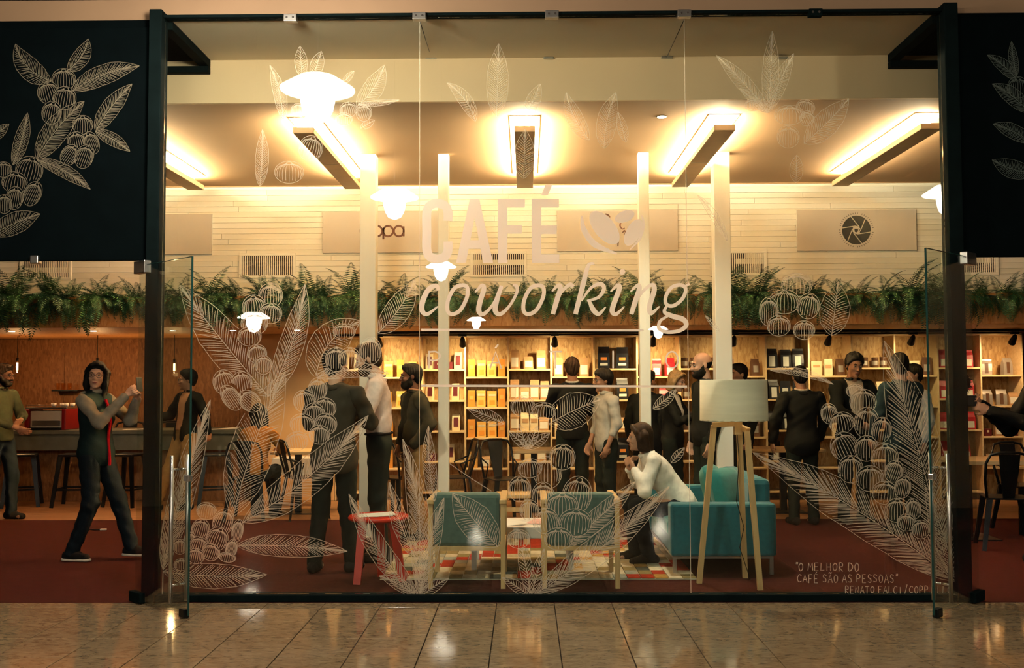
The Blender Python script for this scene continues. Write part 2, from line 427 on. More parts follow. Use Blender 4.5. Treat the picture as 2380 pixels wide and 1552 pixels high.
# glass door leaves standing open towards the viewer
def door(name, hx, fx, zt, lab):
    root = empty(name, (hx, 6.80, 0)); root['kind'] = 'structure'; root['label'] = lab
    d = Vector((fx-hx, 6.30-6.80, 0)); ln = d.length; root.rotation_euler = (0, 0, math.atan2(d.y, d.x))
    s = 1 if fx > hx else -1
    MB().box((0, -.005, .025), (ln, .005, zt)).build('glass_leaf', 'clear_glass', root)
    MB().box((ln-.004, -.0056, .025), (ln+.002, .0056, zt)).build('polished_edge', 'edge_green', root)
    MB().box((0, -.0055, zt-.003), (ln-.005, .0055, zt+.001)).build('polished_edge', 'edge_green', root)
    for sy in (-1, 1):
        h = MB().tube([(ln-.13, sy*.055, .09), (ln-.13, sy*.055, 1.02)], .013, 12).build('pull_handle', 'satin_steel', root)
        for z in (.2, .93): MB().tube([(ln-.13, sy*.055, z), (ln-.13, sy*.006, z)], .008, 8).build('standoff', 'chrome', h)
    MB().bbox((ln-.05, -.018, .86), (ln+.004, .018, .90), .006).build('lock', 'satin_steel', root)
    MB().bbox((ln-.09, -.02, .004), (ln-.02, .02, .06), .006).build('floor_bolt', 'black_metal', root)
    MB().bbox((-.05, -.025, zt-.055), (.11, .025, zt+.03), .005).build('top_hinge', 'satin_steel', root)
    MB().bbox((-.05, -.025, .006), (.11, .025, .075), .005).build('floor_hinge', 'dark_steel', root)
    return root
mat('edge_green', (.012, .05, .045), .15, var=.1)
door('door_1', PX(322, 6.8), PX(444, 6.3), 2.29, 'open glass door leaf by the left post')
door('door_2', PX(2262, 6.8), PX(2158, 6.3), 2.32, 'open glass door leaf by the right post')
for px, lab in ((80, 'left'),):
    c = P(px, 603, 6.83)
    tag(MB().bbox((c.x-.03, 6.82, c.z-.03), (c.x+.03, 6.88, c.z+.03), .008).build('patch_fitting', 'satin_steel'), 'small steel patch fitting under the left black panel', 'fitting')
# ------------------------------------------------------------------ ceiling lights
emit('tube_glow', (1.0, .80, .50), 190)
emit('tube_dim', (1.0, .84, .58), 85)
mat('fixture_metal', (.86, .62, .38), .5, var=.05)
def linear_light(x, lab, power):
    root = empty('linear_light', (x, 8.233, ZC)); tag(root, lab, 'lamp', 'linear lamps under the cafe ceiling')
    ln = 2.42; wd = .175/2; zt = -.088
    body = MB(); body.bbox((-wd, 0, zt-.05), (wd, ln, zt-.045), .002)
    body.bbox((-wd, 0, zt-.045), (-wd+.006, ln, zt), .002); body.bbox((wd-.006, 0, zt-.045), (wd, ln, zt), .002)
    body.bbox((-wd, 0, zt-.045), (wd, .006, zt), .002); body.bbox((-wd, ln-.006, zt-.045), (wd, ln, zt), .002)
    body.build('housing', 'fixture_metal', root)
    MB().bbox((-.13, 0, -.006), (.13, ln-.1, 0), .002).build('ceiling_plate', 'fixture_metal', root)
    for yy in (.02, ln*.5, ln-.06):
        MB().tube([(0, yy, zt-.02), (0, yy, -.003)], .003, 6).build('hanger', 'chrome', root)
    MB().box((-wd-.001, ln*.5-.004, zt-.052), (wd+.001, ln*.5+.004, zt-.0505)).build('joint_strip', 'plank_white_c', root)
    for a, b in ((.05, ln*.5-.03), (ln*.5+.03, ln-.22)):
        MB().tube([(0, a, zt+.018), (0, b, zt+.018)], .016, 8).build('light_tube', 'tube_glow' if power > 220 else 'tube_dim', root)
    area('tube_light', (0, ln/2, zt+.045), (math.pi, 0, 0), .09, ln-.1, power, WARM, root)
for x, lab, p in ((PX(225, 8.233), 'long ceiling lamp, leftmost, partly behind the black panel', 400), (PX(701, 8.233), 'long ceiling lamp, second from left, beside the left pillar', 560),
                  (PX(1222, 8.233), 'long ceiling lamp in the middle of the ceiling', 560), (PX(1693, 8.233), 'long ceiling lamp, second from right, above the right pillar', 520),
                  (PX(2180, 8.233), 'long ceiling lamp, rightmost, beside the right post', 210)):
    linear_light(x, lab, p)
emit('downlight_glow', (1, .85, .6), 12)
c = P(1557, 233, YB+.3)
o = MB().lathe([(.045, -.004), (.045, 0), (.05, 0)], (PX(1557, 8.0), 8.3, ZC-.001), 16).build('ceiling_downlight', 'chrome'); tag(o, 'small round recessed downlight in the ceiling', 'lamp')
MB().lathe([(.036, -.006), (.036, -.005)], (PX(1557, 8.0), 8.3, ZC-.001), 16).build('lens', 'downlight_glow', o)
l = bpy.data.lights.new('downlight', 'SPOT'); l.energy = 150; l.color = (1, .86, .64); l.spot_size = R(125); l.spot_blend = .9; l.shadow_soft_size = .05
ll = bpy.data.objects.new('downlight', l); C.objects.link(ll); ll.parent = o; ll.location = (PX(1557, 8.0), 8.3, ZC-.02)

# ------------------------------------------------------------------ mall pendants (seen as reflections in the glass)
emit('opal_glow', (1.0, .86, .66), 120)
mat('shade_enamel', (.85, .80, .72), .35, var=.03)
def bulb_pendant(name, mirrored_px, mirrored_py, dist, lab, diam=.62, power=60):
    q = P(mirrored_px, mirrored_py, dist); y = 2*6.838-dist
    root = empty(name, (q.x, y, q.z)); tag(root, lab, 'lamp', 'mall pendants in front of the shop')
    r = diam/2
    MB().lathe([(r*.5, .10), (r, 0), (r*.99, -.012), (r*.45, .06)], (0, 0, 0), 32, cap=False).build('shade', 'shade_glow', root)
    MB().lathe([(.004, -.29), (.08, -.26), (.125, -.18), (.145, -.08), (.15, .0), (.145, .06)], (0, 0, 0), 24).build('globe', 'opal_glow', root)
    MB().tube([(0, 0, .06), (0, 0, .17)], .05, 12).build('holder', 'black_metal', root)
    MB().tube([(0, 0, .1), (0, 0, 9-q.z)], .006, 6).build('cord', 'black_metal', root)
# enamel dish lit by its own globe, that light put in as emission
emit('shade_glow', (1.0, .86, .68), 22)
for i, (px, py, d, lab) in enumerate(((738, 207, 8.2, 'nearest'), (917, 458, 12.7, 'second'), (1025, 620, 20.0, 'third'), (1107, 744, 32.0, 'fourth'))):
    bulb_pendant('mall_pendant', px, py, d, 'white dish pendant, %s of the left mall row, reflected in the window' % lab)
for i, (px, py, d, lab) in enumerate(((2206, 450, 12.2, 'nearest'), (1530, 765, 31.0, 'second'), (590, 738, 19.0, 'far left one'))):
    bulb_pendant('mall_pendant', px, py, d, 'white dish pendant, %s of the right mall row, reflected in the window' % lab if i < 2 else 'white dish pendant standing apart at the far left of the mall')

# ------------------------------------------------------------------ planter, track, spots
XA, XB = -7.9, 7.9
planter = empty('planter_box', (0, 10.95, ZN)); tag(planter, 'long wooden planter trough over the shelves, full of ferns', 'planter')
ZP = .34
x = XA; n_ = 0
while x < XB-.05:
    x1 = min(x+2.44, XB)
    MB().bbox((x+.0015, -.018, 0), (x1-.0015, .0, ZP), .002).build('front_panel', 'osb_fascia', planter); x = x1
MB().box((XA, .001, .01), (XB, .012, ZP-.01)).build('front_backing', 'osb_brown', planter)
MB().box((XA, .013, .065), (XB, .195, ZP-.05)).build('soil', 'soil', planter) if 'soil' in MATS else MB().box((XA, .013, .065), (XB, .195, ZP-.05)).build('soil', mat('soil', (.02, .012, .007), .95, var=.4, scale=60), planter)
XK = PX(850, 12.05)
track = MB().bbox((XK, 12.03, ZN-.032), (XB, 12.07, ZN-.001), .003).build('light_track', 'black_metal'); tag(track, 'black track rail under the soffit above the shelves', 'track')
def spot(px, i, lab):
    x = PX(px, 12.05)
    root = empty('track_spotlight', (x, 12.05, ZN-.034)); tag(root, lab, 'lamp', 'spotlights on the black track')
    MB().bbox((-.05, -.018, -.03), (.05, .018, 0), .004).build('adapter', 'black_metal', root)
    MB().tube([(0, 0, -.02), (0, 0, -.07)], .006, 6).build('stem', 'black_metal', root)
    hd = MB(); tl = R(48); d = Vector((0, math.sin(tl), -math.cos(tl)))
    c0 = Vector((0, -.012, -.045))
    hd.tube([c0, c0+d*.03, c0+d*.06, c0+d*.12, c0+d*.135], [.018, .030, .034, .043, .043], 14); hd.build('head', 'black_metal', root)
    MB().tube([c0+d*.128, c0+d*.136], .036, 14).build('lens', 'spot_glow', root)
    l = bpy.data.lights.new('spot_light', 'SPOT'); l.energy = 54 if x < 2.0 else 22; l.color = (1, .68, .34); l.spot_size = R(130); l.spot_blend = .9; l.shadow_soft_size = .03
    ll = bpy.data.objects.new('spot_light', l); C.objects.link(ll); ll.parent = root; ll.location = c0+d*.15
    ll.rotation_euler = (tl, 0, 0)
emit('spot_glow', (1, .8, .5), 20)
for i, px in enumerate((880, 1075, 1290, 1520, 1708, 1930, 2125, 2362)):
    spot(px, i, 'black track spotlight, %s from the left' % ('first', 'second', 'third', 'fourth', 'fifth', 'sixth', 'seventh', 'eighth')[i])

# bar bulbs on cords
emit('filament', (1.0, .55, .20), 22)
glass('bulb_glass', (1, .9, .75), 1.3)
for i, (px, py, Y) in enumerate(((40, 850, 12.75), (226, 850, 12.75), (405, 852, 12.75))):
    c = P(px, py, Y)
    root = empty('pendant_bulb', c); tag(root, ('bare bulb on a black cord, leftmost over the bar', 'bare bulb on a black cord behind the woman with the phone', 'bare bulb on a black cord above the man holding a glass')[i], 'lamp', 'bare bulbs over the bar')
    MB().tube([(0, 0, .07), (0, 0, ZN-c.z-.001)], .004, 6).build('cord', 'black_metal', root)
    MB().tube([(0, 0, .055), (0, 0, .10)], .016, 10).build('socket', 'black_metal', root)
    MB().lathe([(.003, -.085), (.022, -.07), (.034, -.035), (.030, .01), (.016, .055)], (0, 0, 0), 14).build('bulb', 'bulb_glass', root)
    MB().tube([(0, 0, -.055), (0, 0, .04)], .011, 8).build('filament', 'filament', root)
    l = bpy.data.lights.new('bulb_light', 'POINT'); l.energy = 7; l.color = (1, .55, .22); l.shadow_soft_size = .03
    ll = bpy.data.objects.new('bulb_light', l); C.objects.link(ll); ll.parent = root; ll.location = (0, 0, -.1)
# small downlights sunk in the bar soffit; fifth one added to brighten the tan wall
for i, px in enumerate((25, 215, 400, 540, 690)):
    x = PX(px, 11.6)
    o = MB().lathe([(.04, -.004), (.05, -.004), (.05, 0)], (x, 11.6, ZN-.0005), 16).build('soffit_downlight', 'chrome'); tag(o, 'small downlight in the bar soffit, %s from the left' % ('first', 'second', 'third', 'fourth', 'fifth')[i], 'lamp', 'downlights in the bar soffit')
    MB().lathe([(.034, -.006), (.034, -.005)], (x, 11.6, ZN-.0005), 14).build('lens', 'downlight_glow', o)
    l = bpy.data.lights.new('downlight', 'SPOT'); l.energy = 6.5 if px < 600 else 62; l.color = (1, .60, .28); l.spot_size = R(120); l.spot_blend = .8; l.shadow_soft_size = .04
    ll = bpy.data.objects.new('downlight', l); C.objects.link(ll); ll.parent = o; ll.location = (x, 11.6, ZN-.02)
# ------------------------------------------------------------------ flat strokes (paint, print, chalk) on an upright plane
def catmull(pts, n=8, closed=False):
    pts = [Vector((p[0], p[1])) for p in pts]; k = len(pts)
    if k < 3: return [tuple(p) for p in pts]
    out = []
    rng = range(k) if closed else range(k-1)
    for i in rng:
        if closed: p0, p1, p2, p3 = pts[i-1], pts[i], pts[(i+1) % k], pts[(i+2) % k]
        else: p0, p1, p2, p3 = pts[max(i-1, 0)], pts[i], pts[i+1], pts[min(i+2, k-1)]
        for j in range(n):
            t = j/n
            out.append(tuple(.5*((2*p1)+(p2-p0)*t+(2*p0-5*p1+4*p2-p3)*t*t+(3*p1-p0-3*p2+p3)*t**3)))
    if not closed: out.append(tuple(pts[-1]))
    return out
class SB(MB):
    """strokes given in photo coordinates of an upright plane at depth Y"""
    def __init__(s, Y): super().__init__(); s.Y = Y
    def pt(s, x, y): return tuple(P(x, y, s.Y))
    occ = ()
    def hid(s, p): return any(((p[0]-o[0])/o[2])**2+((p[1]-o[1])/o[3])**2 < 1 for o in s.occ)
    def stroke(s, pts, w, closed=False):
        if s.occ:
            ps = list(pts)+([pts[0]] if closed else []); ws = list(w) if isinstance(w, (list, tuple)) else [w]*len(ps)
            while len(ws) < len(ps): ws.append(ws[-1])
            q, v = [], []
            for i in range(len(ps)-1):
                for t in (0, 1/3, 2/3): q.append((ps[i][0]+(ps[i+1][0]-ps[i][0])*t, ps[i][1]+(ps[i+1][1]-ps[i][1])*t)); v.append(ws[i])
            q.append(ps[-1]); v.append(ws[-1]); run, rw = [], []; oc = s.occ; s.occ = ()
            bb = [o for o in oc if min(p[0] for p in q)-1 < o[0]+o[2] and max(p[0] for p in q)+1 > o[0]-o[2] and min(p[1] for p in q)-1 < o[1]+o[3] and max(p[1] for p in q)+1 > o[1]-o[3]]
            if not bb: s.stroke(list(pts), w, closed); s.occ = oc; return s
            s.occ = bb; fl = [s.hid(p) for p in q]; s.occ = ()
            for p, ww, h in zip(q, v, fl):
                if h:
                    if len(run) > 1: s.stroke(run, rw)
                    run, rw = [], []
                else: run.append(p); rw.append(ww)
            if len(run) > 1: s.stroke(run, rw)
            s.occ = oc; return s
        k = len(pts)
        if k < 2: return s
        n = len(s.v)
        for i, p in enumerate(pts):
            a = pts[i-1] if (i > 0 or closed) else p
            b = pts[(i+1) % k] if (i < k-1 or closed) else p
            dx, dy = b[0]-a[0], b[1]-a[1]; l = math.hypot(dx, dy) or 1
            ww = (w[i] if isinstance(w, (list, tuple)) else w)/2
            nx, ny = -dy/l*ww, dx/l*ww
            s.v.append(s.pt(p[0]+nx, p[1]+ny)); s.v.append(s.pt(p[0]-nx, p[1]-ny))
        for i in range(k if closed else k-1):
            j = (i+1) % k; s._f((n+2*i, n+2*i+1, n+2*j+1, n+2*j))
        return s
    def curve(s, pts, w, n=8, closed=False):
        q = catmull(pts, n, closed)
        if isinstance(w, (list, tuple)):
            m = len(q); k = len(w)
            w = [w[min(int(i/(m-1)*(k-1)), k-2)]*(1-((i/(m-1)*(k-1)) % 1 if i < m-1 else 1)) + w[min(int(i/(m-1)*(k-1)), k-2)+1]*((i/(m-1)*(k-1)) % 1 if i < m-1 else 1) for i in range(m)]
        return s.stroke(q, w, closed)
    def fill(s, pts):
        return s.poly([s.pt(*p) for p in pts])
    def ellipse(s, cx, cy, rx, ry, w, a0=0, a1=360, rot=0, n=28):
        c, q = math.cos(R(rot)), math.sin(R(rot)); pts = []
        full = abs(a1-a0) >= 360
        for i in range(n if full else n+1):
            a = R(a0+(a1-a0)*i/n); x, y = rx*math.cos(a), ry*math.sin(a)
            pts.append((cx+x*c-y*q, cy+x*q+y*c))
        return s.stroke(pts, w, full)

# ------------------------------------------------------------------ sign boards and vents on the upper wall
mat('sign_board', (.56, .50, .43), .7, var=.02, scale=2)
mat('print_brown', (.05, .015, .008), .7); mat('print_black', (.01, .012, .012), .7)
SY = YW-.034
def sign(x0, y0, x1, y1, lab):
    a = P(x0, y1, SY); b = P(x1, y0, SY)
    o = MB().bbox((a.x, SY, a.z), (b.x, YW-.016, b.z), .002).build('sign_board', 'sign_board'); tag(o, lab, 'sign'); return o
s1 = sign(213, 497, 493, 592, 'grey sign board with a thin square outline, behind the left post')
q = SB(SY-.001); q.stroke([(300, 508), (382, 508), (382, 580), (300, 580)], 1.6, True); q.build('print_outline', 'print_black', s1)
s2 = sign(750, 490, 1030, 588, 'grey sign board with brown rounded lettering, behind the left pillar')
q = SB(SY-.001)
q.ellipse(849, 537, 11, 12, 4.5, 45, 315); q.ellipse(877, 537, 11.5, 12, 4.5)
q.ellipse(902, 537, 11.5, 12, 4.5); q.stroke([(891, 530), (891, 556)], 4.5)
q.ellipse(927, 537, 11.5, 12, 4.5); q.stroke([(938, 526), (938, 549)], 4.5)
q.build('lettering', 'print_brown', s2)
s3 = sign(1295, 488, 1575, 584, 'grey sign board with brown handwritten lettering, behind the bean drawing')
q = SB(SY-.001)
for pts in ([(1388, 517), (1392, 528), (1400, 531), (1405, 522)], [(1404, 541), (1408, 533), (1414, 536), (1412, 544)], [(1414, 549), (1420, 540), (1426, 543), (1422, 552), (1415, 550)],
            [(1424, 556), (1430, 548), (1435, 553), (1431, 560)], [(1432, 566), (1436, 560), (1436, 572)], [(1437, 516), (1444, 514), (1441, 524), (1446, 532), (1452, 530)],
            [(1447, 541), (1451, 536), (1454, 541), (1450, 545)], [(1458, 536), (1458, 548), (1463, 556), (1474, 554), (1480, 546)], [(1462, 528), (1468, 522), (1474, 520)], [(1454, 559), (1466, 560)], [(1407, 497), (1414, 500), (1418, 505)]):
    q.curve(pts, [2.6, 3.4, 2.2], 6)
q.build('lettering', 'print_brown', s3)['kind'] = 'stuff'
s4 = sign(1853, 486, 2129, 583, 'grey sign board with a round black camera shutter emblem')
q = SB(SY-.001)
cx, cy, rr = 1990.5, 534.5, 33.5
q.fill([(cx+rr*math.cos(2*math.pi*i/40), cy+rr*math.sin(2*math.pi*i/40)) for i in range(40)])
q.build('emblem_disc', 'print_black', s4)
q = SB(SY-.002)
for i in range(6):
    a = R(60*i+8); b = a+R(112)
    q.stroke([(cx+rr*math.cos(a), cy+rr*math.sin(a)), (cx+9.5*math.cos(b-R(42)), cy+9.5*math.sin(b-R(42)))], 2.0)
q.fill([(cx+10*math.cos(R(60*i+38)), cy+10*math.sin(R(60*i+38))) for i in range(6)])
q.build('shutter_lines', 'sign_board', s4)
q = SB(SY-.003); q.fill([(cx-5, cy-3), (cx+4, cy-3), (cx+3, cy+4), (cx, cy+5.5), (cx-1, cy+5.5), (cx-4, cy+4)]); q.ellipse(cx+5.5, cy, 2.5, 2.6, 1.2, n=12)
for i in range(46):
    a = R(i*360/46)
    if i % 12 in (0,): continue
    ca, sa = math.cos(a), math.sin(a)
    q.stroke([(cx+37*ca, cy+37*sa), (cx+40.5*ca, cy+40.5*sa)], 1.1)
q.build('ring_lettering', 'print_black', s4)['kind'] = 'stuff'

mat('vent_dark', (.02, .008, .006), .8)
for i, (x0, x1, y0, y1) in enumerate(((52, 160, 600, 645), (563, 680, 594, 640), (1100, 1217, 590, 638), (1658, 1775, 588, 635), (2196, 2313, 592, 633))):
    a = P(x0, y1, YW-.02); b = P(x1, y0, YW-.02)
    root = empty('wall_vent', (a.x, YW-.016, a.z)); tag(root, 'slatted air vent in the plank wall, %s' % ('far left under the black panel', 'above the seated woman in orange', 'under the big window lettering', 'beside the rightmost pillar', 'far right by the post')[i], 'vent')
    W, H = b.x-a.x, b.z-a.z
    MB().box((0, -.001, 0), (W, .0, H)).build('opening', 'vent_dark', root)
    f = MB()
    f.bbox((-.035, -.012, -.03), (W+.035, -.001, 0), .003); f.bbox((-.035, -.012, H), (W+.035, -.001, H+.03), .003); f.bbox((-.035, -.012, 0), (0, -.001, H), .003); f.bbox((W, -.012, 0), (W+.035, -.001, H), .003)
    f.build('frame', 'plank_white_c', root)
    sl = MB(); n = 25
    for k in range(n): sl.box((W*(k+.28)/n, -.010, 0), (W*(k+.72)/n, -.0012, H))
    tag(sl.build('slats', 'plank_white', root), kind='stuff')

# ------------------------------------------------------------------ ferns
mat('fern_a', (.013, .062, .024), .5, var=.3, scale=20); mat('fern_b', (.024, .085, .028), .5, var=.3, scale=20); mat('fern_c', (.008, .042, .020), .5, var=.3, scale=20)
def frond_mesh(length, elev, droop, m, seed):
    rn = random.Random(seed); mb = MB(); n = 21
    p = Vector((0, 0, 0)); a = elev; st = length/n; pts = [(p.copy(), a)]
    for i in range(n):
        a -= droop/n*(1.0+.6*i/n); p = p+Vector((0, -math.cos(a)*st, math.sin(a)*st)); pts.append((p.copy(), a))
    for i in range(1, n):
        p, a = pts[i]; t = i/n
        d = Vector((0, -math.cos(a), math.sin(a))); up = Vector((0, math.sin(a), math.cos(a)))
        l = length*.17*min(1, (1-t)*1.9+.05)*min(1, .45+t*3)*rn.uniform(.85, 1.1); wd = st*.30
        for sx in (-1, 1):
            tip = p+Vector((sx*l, 0, 0))+d*(l*.35)-up*(l*.28)
            mid = p+Vector((sx*l*.5, 0, 0))+d*(l*.12)-up*(l*.08)
            n0 = len(mb.v); mb.v += [tuple(p-d*wd*.6), tuple(mid+d*wd), tuple(tip), tuple(mid-d*wd)]; mb._f((n0, n0+1, n0+2, n0+3))
    mb.tube([pts[i][0] for i in range(0, n+1, 4)], [.0028, .0026, .0022, .0018, .0014, .001][:len(range(0, n+1, 4))], 3, caps=False)
    return mb.mesh('frond', m)
FR = {'up': [], 'arch': [], 'droop': []}
for i, m in enumerate(('fern_a', 'fern_b', 'fern_c')):
    FR['up'].append(frond_mesh(.42, R(78), R(55), m, i)); FR['up'].append(frond_mesh(.34, R(66), R(80), m, i+9))
    FR['arch'].append(frond_mesh(.40, R(48), R(110), m, i+20)); FR['arch'].append(frond_mesh(.34, R(30), R(90), m, i+30))
    FR['droop'].append(frond_mesh(.42, R(22), R(140), m, i+40)); FR['droop'].append(frond_mesh(.50, R(5), R(115), m, i+50))
rnd = random.Random(11)
nf = 46
for i in range(nf):
    x = -6.15+i*(11.95/(nf-1))+rnd.uniform(-.06, .06)
    root = empty('fern', (x, 11.0, ZN+ZP-.055)); tag(root, 'green fern spilling over the front of the long wooden planter', 'fern', 'ferns in the long planter')
    vig = rnd.uniform(.72, 1.32)
    def add(kind, rz, s):
        o = link('frond', rnd.choice(FR[kind]), root); o.rotation_euler = (rnd.uniform(-.12, .12), rnd.uniform(-.12, .12), rz); o.scale = (s, s, s)
        o.location = (rnd.uniform(-.05, .05), rnd.uniform(-.05, .02), rnd.uniform(-.01, .02))
    for k in range(13): add('up', rnd.uniform(-1.5, 1.5), vig*rnd.uniform(.65, 1.1))
    for k in range(16): add('arch', rnd.uniform(-1.5, 1.5), vig*rnd.uniform(.7, 1.1))
    for k in range(13): add('droop', rnd.uniform(-1.0, 1.0), vig*rnd.uniform(.55, 1.0))

# ------------------------------------------------------------------ shelving bays and coffee packs
mat('kraft', (.40, .22, .10), .7, var=.12); mat('pack_label', (.62, .57, .47), .6, var=.03); mat('pack_orange', (.62, .24, .03), .5, var=.1)
mat('pack_yellow', (.66, .36, .08), .5, var=.1); mat('pack_maroon', (.10, .008, .010), .5, var=.1); mat('pack_cream', (.58, .45, .27), .6, var=.06)
mat('pack_black', (.010, .010, .012), .35, var=.2); mat('pack_red', (.38, .012, .018), .4, var=.15); mat('pack_brown', (.10, .045, .022), .45, var=.15); mat('pack_silver', (.40, .34, .28), .35, .5, var=.1)
mat('label_grey', (.55, .55, .50), .6, var=.05); mat('label_orange', (.75, .25, .04), .6, var=.05)
def pouch(w, h, d, m):
    mb = MB(); n = 0
    rings = [(w, d, 0), (w*1.03, d*1.02, h*.25), (w, d*.8, h*.7), (w*.97, d*.22, h*.9), (w*.97, d*.10, h)]
    for (a, b, z) in rings:
        mb.v += [(-a/2, -b/2, z), (a/2, -b/2, z), (a/2, b/2, z), (-a/2, b/2, z)]
    for i in range(len(rings)-1):
        for j in range(4): mb._f((4*i+j, 4*i+(j+1) % 4, 4*i+4+(j+1) % 4, 4*i+4+j))
    mb._f((3, 2, 1, 0)); k = 4*(len(rings)-1); mb._f((k, k+1, k+2, k+3))
    return mb.mesh('pouch', m)
def carton(w, h, d, m): return MB().bbox((-w/2, -d/2, 0), (w/2, d/2, h), .003).mesh('carton', m)
def lab_me(w, h, z, y, m):
    return MB().bbox((-w/2, y-.0035, z), (w/2, y-.0005, z+h), .001).mesh('label', m)
PK = {}
def pack(kind):
    """(body mesh, [child meshes], width, name, look)"""
    if kind in PK: return PK[kind]
    def tilt(w, h, d, z0, z1, m, col=1.0):   # label hugging the sloping pouch front
        mb = MB(); f = lambda z: -(d*1.02-(d*.22)*max(0, (z-h*.25))/(h*.45))/2-.003
        mb.v += [(-w/2, f(z0), z0), (w/2, f(z0), z0), (w/2, f(z1), z1), (-w/2, f(z1), z1)]
        mb.v += [(x, y+.002, z) for x, y, z in mb.v[:4]]
        for q in ((0,1,2,3),(7,6,5,4),(0,4,5,1),(1,5,6,2),(2,6,7,3),(3,7,4,0)): mb._f(q)
        return mb.mesh('label', m)
    if kind == 'kraft': r = (pouch(.115, .25, .075, 'kraft'), [tilt(.095, .25, .075, .03, .15, 'pack_label')], .125, 'coffee_bag', 'kraft paper coffee bag with pale label')
    elif kind == 'kraft_s': r = (pouch(.12, .17, .07, 'kraft'), [tilt(.10, .17, .07, .025, .11, 'pack_label')], .13, 'coffee_bag', 'short kraft coffee bag with pale label')
    elif kind == 'cream': r = (pouch(.105, .23, .07, 'pack_cream'), [tilt(.085, .23, .07, .10, .15, 'kraft')], .12, 'coffee_bag', 'cream coffee bag with brown band')
    elif kind == 'orange': r = (carton(.095, .225, .06, 'pack_orange'), [lab_me(.05, .05, .10, -.03, 'pack_yellow')], .105, 'coffee_carton', 'orange coffee carton')
    elif kind == 'yellow': r = (carton(.115, .21, .06, 'pack_yellow'), [lab_me(.07, .06, .03, -.03, 'pack_orange'), lab_me(.09, .03, .14, -.03, 'pack_cream')], .125, 'coffee_carton', 'yellow coffee carton with orange picture')
    elif kind == 'maroon': r = (pouch(.10, .21, .06, 'pack_cream'), [tilt(.06, .21, .06, .05, .17, 'pack_maroon')], .115, 'coffee_bag', 'cream coffee bag with maroon stripe')
    elif kind == 'maroon_s': r = (carton(.11, .10, .06, 'pack_maroon'), [lab_me(.03, .03, .05, -.03, 'pack_cream')], .12, 'coffee_box', 'small maroon coffee box')
    elif kind == 'black': r = (pouch(.135, .245, .085, 'pack_black'), [tilt(.075, .245, .085, .02, .15, 'label_grey')], .15, 'coffee_bag', 'black coffee bag with grey label')
    elif kind == 'emblem': r = (pouch(.15, .29, .09, 'pack_black'), [tilt(.08, .29, .09, .11, .15, 'label_orange'), tilt(.10, .29, .09, .04, .075, 'label_grey')], .19, 'coffee_bag', 'tall black coffee bag with orange emblem')
    elif kind == 'red': r = (pouch(.12, .235, .075, 'pack_red'), [tilt(.085, .235, .075, .02, .11, 'pack_label')], .135, 'coffee_bag', 'red coffee bag with white label')
    elif kind == 'brown': r = (pouch(.11, .235, .07, 'pack_brown'), [tilt(.07, .235, .07, .05, .14, 'pack_silver')], .15, 'coffee_bag', 'brown coffee bag with silver print')
    elif kind == 'silver': r = (pouch(.13, .21, .07, 'pack_silver'), [tilt(.045, .21, .07, .02, .16, 'pack_brown')], .17, 'coffee_bag', 'silver coffee bag with brown lettering')
    elif kind == 'whitebox': r = (carton(.15, .19, .07, 'pack_cream'), [lab_me(.10, .03, .11, -.035, 'kraft')], .165, 'coffee_box', 'pale coffee box with brown print')
    elif kind == 'can':
        r = (MB().lathe([(.042, 0), (.045, .004), (.045, .125), (.047, .128), (.047, .14), (.044, .145)], (0, 0, 0), 14).mesh('can', 'pack_brown'), [MB().lathe([(.0455, .035), (.0455, .095)], (0, 0, 0), 14, cap=False).mesh('label', 'pack_silver')], .10, 'coffee_jar', 'dark round coffee jar with pale band')
    PK[kind] = r; return r
ORD = ('first', 'second', 'third', 'fourth', 'fifth', 'sixth', 'seventh', 'eighth', 'ninth', 'tenth', 'eleventh', 'twelfth', 'thirteenth', 'fourteenth', 'fifteenth', 'sixteenth')
BAYS = [  # packs per shelf, top to bottom
 [['maroon', 'maroon', 'maroon_s'], ['maroon', 'maroon_s', 'maroon']],
 [['yellow', 'orange', 'yellow'], ['yellow', 'yellow', 'orange'], ['orange', 'yellow'], ['orange', 'orange']],
 [['maroon', 'maroon_s', 'maroon_s', 'maroon'], ['maroon', 'maroon_s', 'maroon'], ['maroon_s', 'maroon', 'maroon'], ['maroon_s', 'maroon']],
 [['orange', 'yellow', 'yellow', 'orange'], ['orange', 'yellow', 'yellow', 'orange'], ['orange', 'yellow', 'yellow', 'orange'], ['yellow', 'kraft_s', 'yellow']],
 [['kraft', 'kraft_s', 'kraft'], ['kraft', 'kraft_s', 'kraft', 'kraft'], ['kraft', 'cream', 'cream', 'kraft_s'], ['kraft_s', 'cream', 'kraft_s']],
 [['kraft', 'kraft', 'kraft'], ['kraft', 'kraft_s', 'kraft'], ['cream', 'kraft_s', 'cream']],
 [['emblem', 'emblem'], ['kraft_s', 'emblem'], ['emblem', 'kraft_s'], ['black', 'emblem']],
 [['red', 'red', 'red'], ['red', 'red'], ['red', 'brown']],
 [['can', 'can', 'can', 'can'], ['can', 'can', 'can'], ['brown', 'brown']],
 [['brown', 'maroon_s', 'brown'], ['brown', 'brown'], ['red', 'brown', 'brown']],
 [['black', 'black', 'black'], ['black', 'black', 'black'], ['black', 'black', 'black'], ['black', 'black']],
 [['whitebox', 'cream', 'brown'], ['whitebox', 'whitebox'], ['brown', 'cream']],
 [['can', 'can', 'can', 'can'], ['whitebox', 'cream'], ['brown', 'brown']],
 [['whitebox', 'whitebox', 'brown'], ['cream', 'whitebox'], ['brown', 'cream']],
 [['red', 'red', 'red'], ['red', 'red', 'red'], ['red', 'red', 'red'], ['red', 'red']],
 [['silver', 'silver'], ['silver', 'silver', 'kraft_s'], ['maroon_s', 'kraft_s', 'maroon_s'], ['kraft_s', 'kraft_s']]]
YBK = 12.97
rnd = random.Random(5)
